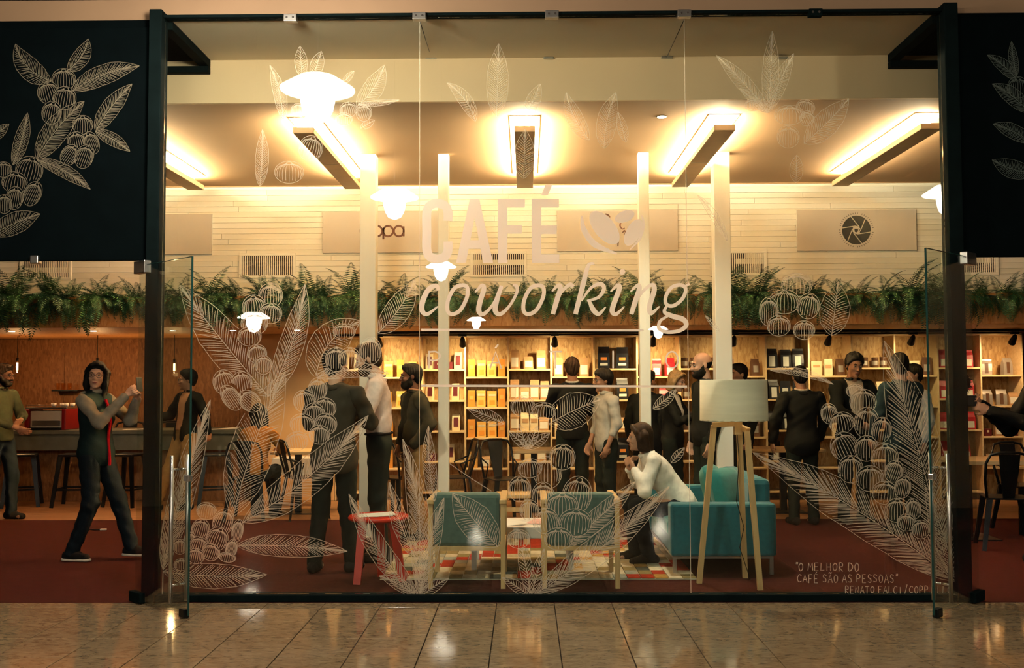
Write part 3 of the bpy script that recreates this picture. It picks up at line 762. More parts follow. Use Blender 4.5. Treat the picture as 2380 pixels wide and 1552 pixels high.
for k in range(16):
    x0, x1 = PX(779+100*k, YS), PX(879+100*k, YS)
    root = empty('shelving_bay', (x0, YS, 0)); tag(root, 'pressed wood shelving bay, %s of sixteen counted from the tan wall' % ORD[k], 'shelving')
    W = x1-x0; th = .022
    MB().bbox((.001, .352, .0), (W-.001, .372, ZN-.03), .001).build('back_panel', 'osb_light', root)
    MB().bbox((.0005, 0, .0), (th, .35, ZN-.03), .002).build('side_panel', 'pale_wood', root)
    if k == 15: MB().bbox((W-th, 0, .0), (W-.0005, .35, ZN-.03), .002).build('side_panel', 'pale_wood', root)
    MB().bbox((th+.001, .0, ZN-.03-.02), (W-.001, .35, ZN-.03), .002).build('top_board', 'pale_wood', root)
    ys = [857, 929, 1001, 1072, 1143] if k % 2 == 0 else [875, 946, 1017, 1088, 1159]
    for j, y in enumerate(ys):
        z = P(1221, y, YS).z
        if z < .1: continue
        MB().bbox((th+.001, .002, z-.022), (W-.001, .35, z), .002).build('shelf', 'pale_wood', root)
        row = BAYS[k][j] if j < len(BAYS[k]) else []
        if not row: continue
        ws = [pack(t)[2] for t in row]; free = (W-th-.02)-sum(ws); gap = max(0, free/(len(row)+.0001))
        sc = min(1.0, (W-th-.015)/sum(ws))
        x = x0+th+.008+gap*.3
        for t, w_ in zip(row, ws):
            body, labs, _, nm, look = pack(t)
            o = link(nm, body); o.location = (x+w_*sc/2, YS+.10+rnd.uniform(-.02, .04), z+.0005); s_ = sc*rnd.uniform(.93, 1.0)
            o.scale = (s_, s_, s_*rnd.uniform(.95, 1.04)); o.rotation_euler = (0, 0, rnd.uniform(-.28, .28))
            tag(o, '%s, %s shelf, %s bay from tan wall' % (look, ORD[j], ORD[k]), nm.split('_')[1], 'packs on the shelving')
            for lm in labs: link('label', lm, o)
            x += w_*sc+gap*rnd.uniform(.75, 1.0)
# ------------------------------------------------------------------ furniture
mat('teal_fabric', (.008, .130, .165), .9, var=.12, scale=30, bump=.25, bscale=300, sheen=.3)
mat('teal_grey', (.085, .150, .130), .9, var=.12, scale=30, bump=.25, bscale=300, sheen=.3)
mat('teal_bright', (.012, .20, .19), .9, var=.12, scale=30, bump=.25, bscale=300, sheen=.3)
mat('white_lacquer', (.78, .74, .68), .35, var=.03); mat('paper', (.85, .82, .74), .8, var=.03); mat('paper_pink', (.72, .42, .38), .7, var=.3, scale=20)
mat('red_lacquer', (.55, .022, .006), .35, var=.06); mat('concrete', (.10, .10, .072), .75, var=.2, scale=6, bump=.2, bscale=40)
mat('machine_red', (.22, .008, .008), .3, var=.08); mat('linen_shade', (.90, .80, .60), .8, var=.05, scale=3, stretch=(1, 1, 12), bump=.15, bscale=220)
mat('stool_metal', (.016, .018, .020), .32, .7, var=.2)

# patchwork rug
YR0, YR1 = 7.54, 9.50
xr0, xr1 = PX(884, YR0), PX(1614, YR0)
rug = empty('patchwork_rug', ((xr0+xr1)/2, (YR0+YR1)/2, 0)); tag(rug, 'colourful patchwork rug under the lounge chairs and sofa', 'rug')
W, D = xr1-xr0, YR1-YR0
MB().bbox((-W/2, -D/2, .001), (W/2, D/2, .008), .002).build('backing', 'rug_edge' if 'rug_edge' in MATS else mat('rug_edge', (.55, .50, .38), .95, var=.1, bump=.4, bscale=300), rug)
cols = [('rug_sand', (.42, .36, .24)), ('rug_beige', (.52, .44, .30)), ('rug_olive', (.20, .16, .07)), ('rug_red', (.30, .030, .012)), ('rug_gold', (.42, .24, .06)), ('rug_dark', (.05, .06, .05)), ('rug_grey', (.28, .29, .24)), ('rug_cream', (.62, .54, .38))]
nx, ny = 23, 13
pw, pd = W/nx, D/ny
pm = [MB().bbox((-pw/2+.002, -pd/2+.003, .008), (pw/2-.002, pd/2-.003, .016), .003).mesh('patch', mat(n, c, .95, var=.15, scale=40, bump=.4, bscale=300, spec=.1)) for n, c in cols]
rnd = random.Random(21)
for j in range(ny):
    off = rnd.uniform(-.4, .4)*0
    for i in range(nx):
        # loose diagonal bands of red and gold through the sand and olive field, as in the photo
        d = (i-j*.9) % 9
        r_ = rnd.random()
        if d < 1.4 and r_ < .75: c = 3
        elif d < 3.2 and r_ < .7: c = rnd.choice((4, 7, 4, 3))
        elif d > 7.3 and r_ < .5: c = rnd.choice((5, 2, 6))
        else: c = rnd.choice((0, 1, 1, 2, 6, 7, 0, 2))
        o = link('patch', pm[c], rug); o.location = (-W/2+pw*(i+.5), -D/2+pd*(j+.5), 0)

# lounge chairs, backs to the window
def lounge_chair(px, lab):
    x = PX(px, 7.22); root = empty('lounge_chair', (x, 7.235, 0)); tag(root, lab, 'chair', 'teal lounge chairs')
    for sx in (-1, 1):
        MB().bar((sx*.262, 0, 0), (sx*.262, .02, .635), .034, .034).build('leg', 'leg_wood', root)
        MB().bar((sx*.262, .56, 0), (sx*.262, .54, .60), .034, .034).build('leg', 'leg_wood', root)
        MB().bbox((sx*.262-.026, -.015, .60), (sx*.262+.026, .60, .637), .008).build('armrest', 'leg_wood', root)
        MB().bar((sx*.262, .02, .285), (sx*.262, .55, .285), .028, .034).build('side_rail', 'leg_wood', root)
    MB().bar((-.245, .005, .285), (.245, .005, .285), .03, .03, side=(0, 1, 0)).build('back_rail', 'leg_wood', root)
    M = Matrix.Translation((0, .055, .30)) @ Matrix.Rotation(R(5), 4, 'X')
    b = MB(); b.bbox((-.242, -.05, .0), (.242, .05, .385), .03, M); b.smooth = False; b.build('back_cushion', 'teal_grey', root)
    MB().bbox((-.242, .1, .29), (.242, .60, .42), .03).build('seat_cushion', 'teal_grey', root)
lounge_chair(1084, 'teal lounge chair with wooden legs, back to the window, beside the red table')
lounge_chair(1348, 'teal lounge chair with wooden legs, back to the window, beside the sofa')

# low white table and papers
xc = PX(1213, 8.1)
ct = empty('coffee_table', (xc, 8.1, 0)); tag(ct, 'low white coffee table between the lounge chairs and stool', 'table')
MB().bbox((-.42, -.26, .26), (.42, .28, .35), .006).build('tabletop', 'white_lacquer', ct)
for sx in (-1, 1):
    for sy in (-1, 1): MB().bar((sx*.38, sy*.22, .016), (sx*.38, sy*.22, .26), .04, .04).build('leg', 'white_lacquer', ct)
def paper(px_, loc, rz, w, h, m, lab, n=1, cat='paper'):
    o = empty(px_, loc, rz); tag(o, lab, cat)
    for i in range(n):
        k = MB(); mm = 6
        for a in range(mm+1):
            xx = -w/2+w*a/mm; z = .001+i*.0016+.004*(a/mm)**2*(i+1)
            k.v += [(xx, -h/2, z), (xx, h/2, z), (xx, -h/2, z-.0008), (xx, h/2, z-.0008)]
        for a in range(mm):
            b = 4*a; k._f((b, b+4, b+5, b+1)); k._f((b+2, b+3, b+7, b+6)); k._f((b, b+2, b+6, b+4)); k._f((b+1, b+5, b+7, b+3))
        q = k.build('sheet', m, o); q.rotation_euler = (0, 0, i*.18); q.location = (i*.012, i*.01, 0)
    return o
paper('paper_sheets', (xc-.12, 8.05, .351), .3, .21, .29, 'paper', 'white sheets lying on the left of the coffee table', 2)
paper('magazine', (xc+.16, 8.12, .351), -.4, .22, .29, 'paper_pink', 'pinkish open magazine on the coffee table', 3, 'magazine')

# wooden stool behind the coffee table
xs_ = PX(1192, 9.2)
st = empty('wooden_stool', (xs_, 9.2, 0)); tag(st, 'pale wooden frame stool behind the coffee table', 'stool')
MB().bbox((-.16, -.15, .43), (.16, .15, .465), .006).build('seat', 'leg_wood', st)
for sx in (-1, 1):
    for sy in (-1, 1): MB().bar((sx*.125, sy*.115, .012), (sx*.125, sy*.115, .43), .055, .045).build('leg', 'leg_wood', st)
MB().bar((-.1, -.115, .33), (.1, -.115, .33), .03, .04, side=(0, 1, 0)).build('stretcher', 'leg_wood', st)

# red three-legged table
xc = PX(880, 7.5)
rt = empty('red_side_table', (xc, 7.52, 0)); tag(rt, 'round red side table on three splayed legs', 'table')
MB().lathe([(.205, .452), (.226, .462), (.228, .474), (.220, .487)], (0, 0, 0), 40).build('tabletop', 'red_lacquer', rt)
for a, b in (((-.11, -.05), (-.135, -.15)), ((.11, -.02), (.185, -.02)), ((.0, .10), (.0, .16))):
    MB().bar((a[0], a[1], .455), (b[0], b[1], 0.0), .062, .045, taper=.85).build('leg', 'red_lacquer', rt)
paper('paper_sheets', (xc-.02, 7.50, .4885), .15, .26, .19, 'paper', 'cream papers spread on the red side table', 2)

# teal sofa, end on to the window
sofa = empty('sofa', (PX(1555, 7.70), 7.70, 0)); tag(sofa, 'low teal two-seat sofa on steel legs beside the floor lamp', 'sofa')
SW = PX(1800, 7.70)-PX(1555, 7.70); SL = 1.5
MB().bbox((.0, 0, .145), (SW, .155, .545), .022).build('arm', 'teal_fabric', sofa)
MB().bbox((.0, SL-.155, .145), (SW, SL, .545), .022).build('arm', 'teal_fabric', sofa)
MB().bbox((SW-.17, .158, .20), (SW, SL-.158, .72), .045).build('backrest', 'teal_fabric', sofa)
MB().bbox((.02, .158, .145), (SW-.172, SL-.158, .27), .015).build('seat_base', 'teal_fabric', sofa)
for i in range(2):
    y0 = .16+i*(SL-.32)/2
    MB().bbox((.0, y0, .272), (SW-.175, y0+(SL-.32)/2-.004, .40), .03).build('seat_cushion', 'teal_bright', sofa)
fr = MB()
for x in (.02, SW-.05):
    for y in (.03, SL-.06): MB().bbox((x, y, 0), (x+.03, y+.03, .125), .003).build('leg', 'satin_steel', sofa)
MB().bbox((.02, .03, .122), (SW-.02, .06, .143), .003).bbox((.02, SL-.06, .122), (SW-.02, SL-.03, .143), .003).bbox((.02, .06, .122), (.05, SL-.06, .143), .003).bbox((SW-.05, .06, .122), (SW-.02, SL-.06, .143), .003).build('frame', 'satin_steel', sofa)
def cushion(loc, rot, s, m, lab):
    mb = MB(); n = 10
    for side in (-1, 1):
        base = len(mb.v)
        for i in range(n+1):
            for j in range(n+1):
                u, v = i/n*2-1, j/n*2-1
                t = ((1-u**4)*(1-v**4))**.5*.075
                e = 1-.05*(abs(u*v))
                mb.v.append((u*s*e, side*t, v*s*e))
        for i in range(n):
            for j in range(n):
                a = base+i*(n+1)+j; q = (a, a+n+1, a+n+2, a+1)
                mb.smooth = True; mb._f(q if side < 0 else q[::-1])
    o = mb.build('cushion', m); o.location = loc; o.rotation_euler = rot; tag(o, lab, 'cushion'); return o
cushion(sofa.location+Vector((SW-.28, .50, .58)), (R(-14), R(0), R(48)), .20, 'teal_bright', 'teal cushion leaning on the sofa back, nearer the lamp')
cushion(sofa.location+Vector((SW-.30, .98, .57)), (R(-14), R(0), R(66)), .20, 'teal_bright', 'teal cushion leaning on the sofa back, farther end')

# tripod floor lamp
lp = P(1706, 990, 7.33)
lamp = empty('floor_lamp', (lp.x, 7.33, 0)); tag(lamp, 'wooden tripod floor lamp with a cream drum shade', 'lamp')
zt = lp.z; f0 = PZ(1625, 1355); f1 = PZ(1767, 1371); f2 = PZ(1732, 1343)
tops = [P(1659, 988, 7.33), P(1736, 1002, 7.25), P(1718, 1006, 7.42)]
for (f, t) in zip((f0, f1, f2), tops):
    a = Vector((f.x-lp.x, f.y-7.33, 0)); b = Vector((t.x-lp.x, t.y-7.33, t.z))
    MB().bar(b, a, .040, .030, taper=.95).build('leg', 'leg_wood', lamp)
MB().bar((tops[0].x-lp.x-.01, 0, tops[0].z+.002), (.05, 0, tops[0].z+.012), .035, .045, side=(0, 0, 1)).build('crossbar', 'leg_wood', lamp)
MB().bar((tops[1].x-lp.x+.012, -.07, tops[1].z+.004), (.02, .04, tops[0].z+.0), .035, .04, side=(0, 0, 1)).build('crossbar', 'leg_wood', lamp)
MB().bbox((.0, -.03, tops[0].z-.07), (.055, .03, P(1706, 972, 7.33).z), .004).build('hub', 'leg_wood', lamp)
zb, ztp = P(1706, 977, 7.33).z, P(1706, 882, 7.33).z
rb = (1785-1628)/2*7.33/FPX
shd = MB().lathe([(rb*.99, zb), (rb*.975, ztp), (rb*.965, ztp), (rb*.98, zb+.001)], (0, 0, 0), 40, cap=False).build('shade', 'linen_shade', lamp)
MB().tube([(rb*.982*math.cos(i*math.pi/12), rb*.982*math.sin(i*math.pi/12), zb+.004) for i in range(24)], .004, 5, closed=True).build('shade_ring', 'pack_cream', shd)
MB().tube([(.03, .05, tops[0].z-.02), (.05, .08, .9), (.03, .10, .6), (.09, .13, .4), (.06, .15, .25), (.14, .17, .01)], .003, 6).build('cord', 'black_metal', lamp)

# metal cafe chairs and stools
def metal_chair(name, x, y, rz, lab, s=1.0):
    root = empty(name, (x, y, 0), rz); root.scale = (s, s, s); tag(root, lab, 'chair', 'black metal cafe chairs')   # faces -Y
    MB().bbox((-.18, -.18, .44), (.18, .18, .455), .012).build('seat', 'stool_metal', root)
    for sx in (-1, 1):
        for sy in (-1, 1): MB().bar((sx*.15, sy*.15, .442), (sx*.215, sy*.22, 0), .05, .022, taper=.7).build('leg', 'stool_metal', root)
    MB().tube([(-.17, .15, .445), (-.19, .20, .62), (-.185, .235, .76), (-.15, .25, .835), (-.07, .26, .855), (.07, .26, .855), (.15, .25, .835), (.185, .235, .76), (.19, .20, .62), (.17, .15, .445)], .0125, 8).build('back_hoop', 'stool_metal', root)
    m = MB(); n0 = 0
    prof = [(.045, .165, .45), (.06, .195, .58), (.075, .225, .70), (.085, .252, .84)]
    for (hw, yy, z) in prof: m.v += [(-hw, yy, z), (hw, yy, z), (hw, yy+.008, z), (-hw, yy+.008, z)]
    for i in range(3):
        for j in range(4): m._f((4*i+j, 4*i+(j+1) % 4, 4*i+4+(j+1) % 4, 4*i+4+j))
    m._f((3, 2, 1, 0)); m._f((12, 13, 14, 15)); m.build('back_splat', 'stool_metal', root)
    for sx in (-1, 1): MB().tube([(sx*.185, .21, .66), (sx*.17, .05, .60), (sx*.165, .12, .455)], .009, 6).build('arm_brace', 'stool_metal', root)
    return root
def bar_stool(x, y, rz, lab):
    root = empty('bar_stool', (x, y, 0), rz); tag(root, lab, 'stool', 'black metal bar stools')
    MB().bbox((-.155, -.155, .60), (.155, .155, .632), .012).build('seat', 'stool_metal', root)
    for sx in (-1, 1):
        for sy in (-1, 1): MB().bar((sx*.13, sy*.13, .602), (sx*.20, sy*.20, 0), .055, .025, taper=.75).build('leg', 'stool_metal', root)
    for a, b in (((-1, -1), (1, -1)), ((1, -1), (1, 1)), ((1, 1), (-1, 1)), ((-1, 1), (-1, -1))):
        MB().bar((a[0]*.175, a[1]*.175, .21), (b[0]*.175, b[1]*.175, .21), .022, .012, side=(0, 0, 1)).build('foot_rail', 'stool_metal', root)
bar_stool(PX(57, 12.1), 12.1, .35, 'black metal bar stool behind the man with glasses at left edge')
bar_stool(PX(178, 12.1), 12.1, .1, 'black metal bar stool half hidden by the woman with the phone')
bar_stool(PX(300, 12.1), 12.1, -.2, 'black metal bar stool beside the left post')
bar_stool(PX(505, 12.1), 12.1, .3, 'black metal bar stool at the right end of the bar')
metal_chair('metal_chair', PX(1172, 10.75), 10.75, R(25), 'black metal chair right of the second white pillar')
metal_chair('metal_chair', PX(1052, 10.95), 10.95, R(-75), 'black metal chair close behind the second white pillar')
metal_chair('metal_chair', PX(582, 10.9), 10.9, R(180), 'black metal chair under the seated woman in orange')
metal_chair('metal_chair', PX(708, 11.0), 11.0, R(120), 'black metal chair facing the seated woman in orange')
metal_chair('metal_chair', PX(2322, 9.0), 8.95, R(165), 'black metal chair at the long table, nearest the right post')
metal_chair('metal_chair', PX(2375, 9.95), 9.95, R(10), 'black metal chair at the far side of the long table')
metal_chair('metal_chair', PX(285, 13.15), 13.15, R(0), 'black metal chair behind the bar, left of the post', 1.13)
metal_chair('metal_chair', PX(385, 13.2), 13.2, R(0), 'black metal chair behind the bar, right of the post', 1.13)
metal_chair('metal_chair', PX(920, 10.9), 10.9, R(150), 'black metal chair behind the man in khaki trousers')
def cafe_table(x0, x1, y0, y1, z, lab, nposts=1):
    root = empty('cafe_table', ((x0+x1)/2, (y0+y1)/2, 0)); tag(root, lab, 'table'); w, d = (x1-x0)/2, (y1-y0)/2
    MB().bbox((-w, -d, z-.035), (w, d, z), .004).build('tabletop', 'pale_wood', root)
    for i in range(nposts):
        x = 0 if nposts == 1 else -w*.75+1.5*w*i/(nposts-1)
        MB().bbox((x-.035, -.035, .012), (x+.035, .035, z-.035), .005).build('post', 'black_metal', root)
        MB().bbox((x-.22, -.22, 0), (x+.22, .22, .012), .004).build('base', 'black_metal', root)
cafe_table(PX(634, 11.3), PX(740, 11.3), 11.2, 11.75, .71, 'wooden cafe table in front of the seated woman in orange')
cafe_table(PX(1186, 11.4), PX(1295, 11.4), 11.3, 11.9, .71, 'wooden cafe table beside the black chair at the shelves')
cafe_table(PX(1735, 11.4), PX(1905, 11.4), 11.2, 11.75, .72, 'wooden cafe table behind the floor lamp')
cafe_table(PX(2240, 9.25), PX(2520, 9.25), 9.25, 9.85, .74, 'long wooden table at the far right of the cafe', 2)
wbn = empty('white_bench', (PX(690, 12.1), 12.1, 0)); tag(wbn, 'low white bench against the tan wall', 'bench')
MB().bbox((-.26, -.15, .38), (.26, .15, .58), .006).build('seat_box', 'white_lacquer', wbn)
for sx in (-1, 1): MB().bbox((sx*.24-.02, -.13, 0), (sx*.24+.02, .13, .38), .004).build('leg_panel', 'black_metal', wbn)

# bar counter and what stands on it
XE = PX(556, 12.4)
bar = empty('bar_counter', (0, 12.4, 0)); tag(bar, 'long bar counter with thick concrete edge and pressed wood front', 'counter')
ct_z = P(200, 1000, 12.4).z
MB().bbox((-7.9, 0, ct_z-.05), (XE, .72, ct_z), .006).build('worktop', 'concrete', bar)
MB().bbox((-7.9, .02, ct_z-.25), (XE-.01, .06, ct_z-.051), .004).build('apron', 'concrete', bar)
x = -7.85
while x < XE-.1:
    x1 = min(x+1.22, XE-.03); MB().bbox((x+.002, .20, 0), (x1-.002, .23, ct_z-.06), .003).build('front_panel', 'osb_brown', bar); x = x1
MB().bbox((XE-.06, .24, 0), (XE-.03, .70, ct_z-.052), .003).build('end_panel', 'osb_brown', bar)
em = empty('espresso_machine', (PX(119, 12.62), 12.66, ct_z)); tag(em, 'red and steel espresso machine on the bar', 'coffee machine')
MB().bbox((-.205, -.15, .03), (.205, .16, .24), .01).build('front_panel', 'pack_label', em)
for sx in (-1, 1):
    MB().bbox((sx*.235-.028, -.19, .0), (sx*.235+.028, .2, .27), .012).build('side_panel', 'machine_red', em)
ctr = MB().bbox((-.262, -.16, .265), (.262, .18, .29), .006).build('cup_tray', 'chrome', em)
MB().bbox((-.205, -.20, .0), (.205, .16, .03), .004).build('drip_tray', 'black_metal', em)
MB().tube([(-.25, -.16, .315), (.25, -.16, .315)], .006, 8).build('rail', 'chrome', ctr)
MB().bbox((-.18, -.155, .05), (.18, -.151, .12), .001).build('badge_strip', 'satin_steel', em)
for i, dx in enumerate((.02, .10, .18, .23)):
    o = MB().lathe([(.018, 0), (.028, .01), (.032, .045), (.029, .045), (.016, .012)], (0, 0, 0), 12).build('cup', 'white_lacquer'); o.location = (em.location.x+dx, 12.66+(i % 2)*.07, ct_z+.2905); tag(o, 'small cup on top of the espresso machine, %s from the left' % ORD[i], 'cup', 'cups on the espresso machine')
o = MB().bbox((-.18, 0, 0), (.18, .2, .02), .003).build('wall_shelf', 'black_metal'); o.location = (PX(150, 13.5), 13.5, P(150, 909, 13.5).z); tag(o, 'small dark shelf on the wall behind the bar', 'shelf')
for i, px in enumerate((133, 145, 160)):
    q = MB().lathe([(.02, 0), (.026, .004), (.030, .09), (.027, .09), (.02, .01)], (0, 0, 0), 12).build('drinking_glass', 'bulb_glass'); q.location = (PX(px, 13.55), 13.58, o.location.z+.0205); tag(q, 'drinking glass on the small bar shelf, %s from the left' % ORD[i], 'glass')
paper('paper_sheets', (PX(320, 12.6), 12.6, ct_z+.001), .1, .3, .21, 'paper', 'white papers on the bar near the left post', 2)
paper('paper_sheets', (PX(520, 12.6), 12.6, ct_z+.001), .3, .3, .21, 'paper', 'white papers on the right end of the bar', 3)
# plug and tag on the carpet
g = PZ(215, 1232)
o = empty('cable_plug', g); tag(o, 'small black cable with white tag lying on the carpet', 'cable')
MB().tube([(-.06, .0, .012), (-.02, .02, .008), (.03, -.01, .007), (.08, .0, .007)], .006, 6).build('cable', 'black_metal', o)
MB().bbox((.08, -.015, .001), (.14, .015, .016), .003).build('tag', 'paper', o)
# ------------------------------------------------------------------ people: smooth solid bodies and garments
class Sdf:
    """a solid blended from round cones and ellipsoids, turned into one smooth mesh"""
    def __init__(s): s.p = []; s.cuts = []; s.wr = None
    def cap(s, a, b, ra, rb=None, k=.025, op=1): s.p.append(('c', np.array(a, float), np.array(b, float), ra, ra if rb is None else rb, k, op)); return s
    def ell(s, c, r, M=None, k=.025, op=1): s.p.append(('e', np.array(c, float), np.array(r, float), np.eye(3) if M is None else np.array(M), 0, k, op)); return s
    def mesh(s, h, name, m):
        lo = np.full(3, 1e9); hi = -lo
        for p in s.p:
            if p[6] < 0: continue
            if p[0] == 'c':
                r = max(p[3], p[4]); lo = np.minimum(lo, np.minimum(p[1], p[2])-r); hi = np.maximum(hi, np.maximum(p[1], p[2])+r)
            else: r = p[2].max(); lo = np.minimum(lo, p[1]-r); hi = np.maximum(hi, p[1]+r)
        lo -= 3*h; hi += 3*h; n = np.ceil((hi-lo)/h).astype(int)+1
        ax = [lo[i]+h*np.arange(n[i]) for i in range(3)]
        F = np.full(n, .5, np.float32)
        for p in s.p:
            k = p[5]
            if p[0] == 'c': r = max(p[3], p[4]); a = np.minimum(p[1], p[2])-r-k-2*h; b = np.maximum(p[1], p[2])+r+k+2*h
            else: r = p[2].max(); a = p[1]-r-k-2*h; b = p[1]+r+k+2*h
            i0 = np.clip(np.floor((a-lo)/h).astype(int), 0, n); i1 = np.clip(np.ceil((b-lo)/h).astype(int)+1, 0, n)
            if (i1 <= i0).any(): continue
            sl = tuple(slice(i0[i], i1[i]) for i in range(3))
            x = ax[0][sl[0]][:, None, None]-p[1][0]; y = ax[1][sl[1]][None, :, None]-p[1][1]; z = ax[2][sl[2]][None, None, :]-p[1][2]
            if p[0] == 'c':
                ab = p[2]-p[1]; L2 = max(float(ab @ ab), 1e-9)
                t = np.clip((x*ab[0]+y*ab[1]+z*ab[2])/L2, 0, 1)
                d = np.sqrt((x-t*ab[0])**2+(y-t*ab[1])**2+(z-t*ab[2])**2)-(p[3]+(p[4]-p[3])*t)
            else:
                M = p[3]; u = [x*M[0, i]+y*M[1, i]+z*M[2, i] for i in range(3)]
                k0 = np.sqrt(sum((u[i]/p[2][i])**2 for i in range(3))); k1 = np.sqrt(sum((u[i]/p[2][i]**2)**2 for i in range(3)))
                d = k0*(k0-1)/np.maximum(k1, 1e-6)
            f = F[sl]
            if p[6] > 0:
                hh = np.maximum(k-np.abs(f-d), 0)/k; F[sl] = np.minimum(f, d)-hh*hh*k*.25
            else:
                hh = np.maximum(k-np.abs(f+d), 0)/k; F[sl] = np.maximum(f, -d)+hh*hh*k*.25
        X = ax[0][:, None, None]; Y = ax[1][None, :, None]; Z = ax[2][None, None, :]
        if s.wr: F += s.wr(X, Y, Z).astype(np.float32)
        for c in s.cuts: F = np.maximum(F, c(X, Y, Z)).astype(np.float32)
        F[0], F[-1], F[:, 0], F[:, -1], F[:, :, 0], F[:, :, -1] = .5, .5, .5, .5, .5, .5
        return nets(F, lo, h, name, m)
def nets(F, lo, h, name, m):
    S = F < 0; nx, ny, nz = F.shape
    cnt = np.zeros((nx-1, ny-1, nz-1), np.int8)
    for a in (0, 1):
        for b in (0, 1):
            for c in (0, 1): cnt += S[a:nx-1+a, b:ny-1+b, c:nz-1+c]
    I = np.argwhere((cnt > 0) & (cnt < 8))
    idx = np.full(cnt.shape, -1, np.int32); idx[I[:, 0], I[:, 1], I[:, 2]] = np.arange(len(I))
    acc = np.zeros((len(I), 3)); num = np.zeros(len(I))
    cor = [(a, b, c) for a in (0, 1) for b in (0, 1) for c in (0, 1)]
    val = {q: F[I[:, 0]+q[0], I[:, 1]+q[1], I[:, 2]+q[2]] for q in cor}
    for q in cor:
        for ax in range(3):
            if q[ax]: continue
            r = list(q); r[ax] = 1; r = tuple(r); f0, f1 = val[q], val[r]; w_ = (f0 < 0) != (f1 < 0)
            t = np.where(w_, f0/np.where(f0 == f1, 1, f0-f1), 0)
            pt = np.zeros((len(I), 3)); pt[:] = q; pt[:, ax] = t
            acc += pt*w_[:, None]; num += w_
    V = lo+h*(I+acc/num[:, None])
    quads = []
    for ax in range(3):
        A = np.take(S, range(F.shape[ax]-1), ax); B = np.take(S, range(1, F.shape[ax]), ax)
        E = np.argwhere(A != B); e = A[E[:, 0], E[:, 1], E[:, 2]]
        u, v = (ax+1) % 3, (ax+2) % 3
        ok = (E[:, u] > 0) & (E[:, v] > 0) & (E[:, u] < F.shape[u]-1) & (E[:, v] < F.shape[v]-1); E = E[ok]; e = e[ok]
        def g(du, dv):
            q = E.copy(); q[:, u] -= du; q[:, v] -= dv; return idx[q[:, 0], q[:, 1], q[:, 2]]
        Q = np.stack([g(1, 1), g(0, 1), g(0, 0), g(1, 0)], 1)
        Q[~e] = Q[~e][:, ::-1]; quads.append(Q)
    Q = np.concatenate(quads); Q = Q[(Q >= 0).all(1)]
    me = bpy.data.meshes.new(name); me.vertices.add(len(V)); me.vertices.foreach_set('co', V.astype(np.float32).ravel())
    me.loops.add(Q.size); me.loops.foreach_set('vertex_index', Q.astype(np.int32).ravel())
    me.polygons.add(len(Q)); me.polygons.foreach_set('loop_start', np.arange(0, Q.size, 4, dtype=np.int32)); me.polygons.foreach_set('loop_total', np.full(len(Q), 4, np.int32))
    me.update(calc_edges=True); me.polygons.foreach_set('use_smooth', np.ones(len(Q), bool)); me.materials.append(MATS[m]); me.validate()
    return me
def folds(amp, seed=0):
    o = seed*1.7
    return lambda X, Y, Z: amp*(np.sin(38*Z+21*X+9*Y+o)*np.sin(17*X-23*Y+13*Z+2*o)+.6*np.sin(61*Z-33*Y+26*X+o))
mat('skin_light', (.56, .32, .21), .5, var=.06); mat('skin_mid', (.42, .21, .12), .5, var=.06); mat('skin_dark', (.15, .055, .028), .5, var=.06)
mat('hair_black', (.0045, .004, .0035), .6, var=.3, scale=60, spec=.12); mat('hair_brown', (.030, .016, .009), .6, var=.3, scale=60, spec=.15); mat('hair_blond', (.40, .26, .12), .5, var=.3, scale=60)
mat('lip', (.30, .09, .07), .5); mat('eye_white', (.38, .33, .29), .4); mat('eye_dark', (.012, .008, .006), .2); mat('frame_black', (.006, .006, .007), .3)
CL = dict(suit_dark=(.045, .037, .026), suit_black=(.0035, .0045, .005), navy=(.007, .017, .023), shirt_white=(.90, .84, .74), shirt_pink=(.86, .68, .60), shirt_grey=(.52, .50, .43), green=(.050, .055, .030), orange=(.45, .19, .045), peach=(.52, .25, .13),
          khaki=(.36, .20, .075), denim=(.006, .010, .014), trouser_dark=(.007, .011, .010), grey_hood=(.24, .22, .17), vest=(.007, .016, .017), red_zip=(.50, .01, .02), light_blue=(.50, .56, .60), beige_shirt=(.60, .50, .38), olive_jacket=(.035, .032, .022), leather=(.010, .009, .009), sole_white=(.55, .50, .42))
for n_, c_ in CL.items(): mat(n_, c_, .85, var=.12, scale=25, bump=.2, bscale=260, spec=.08)

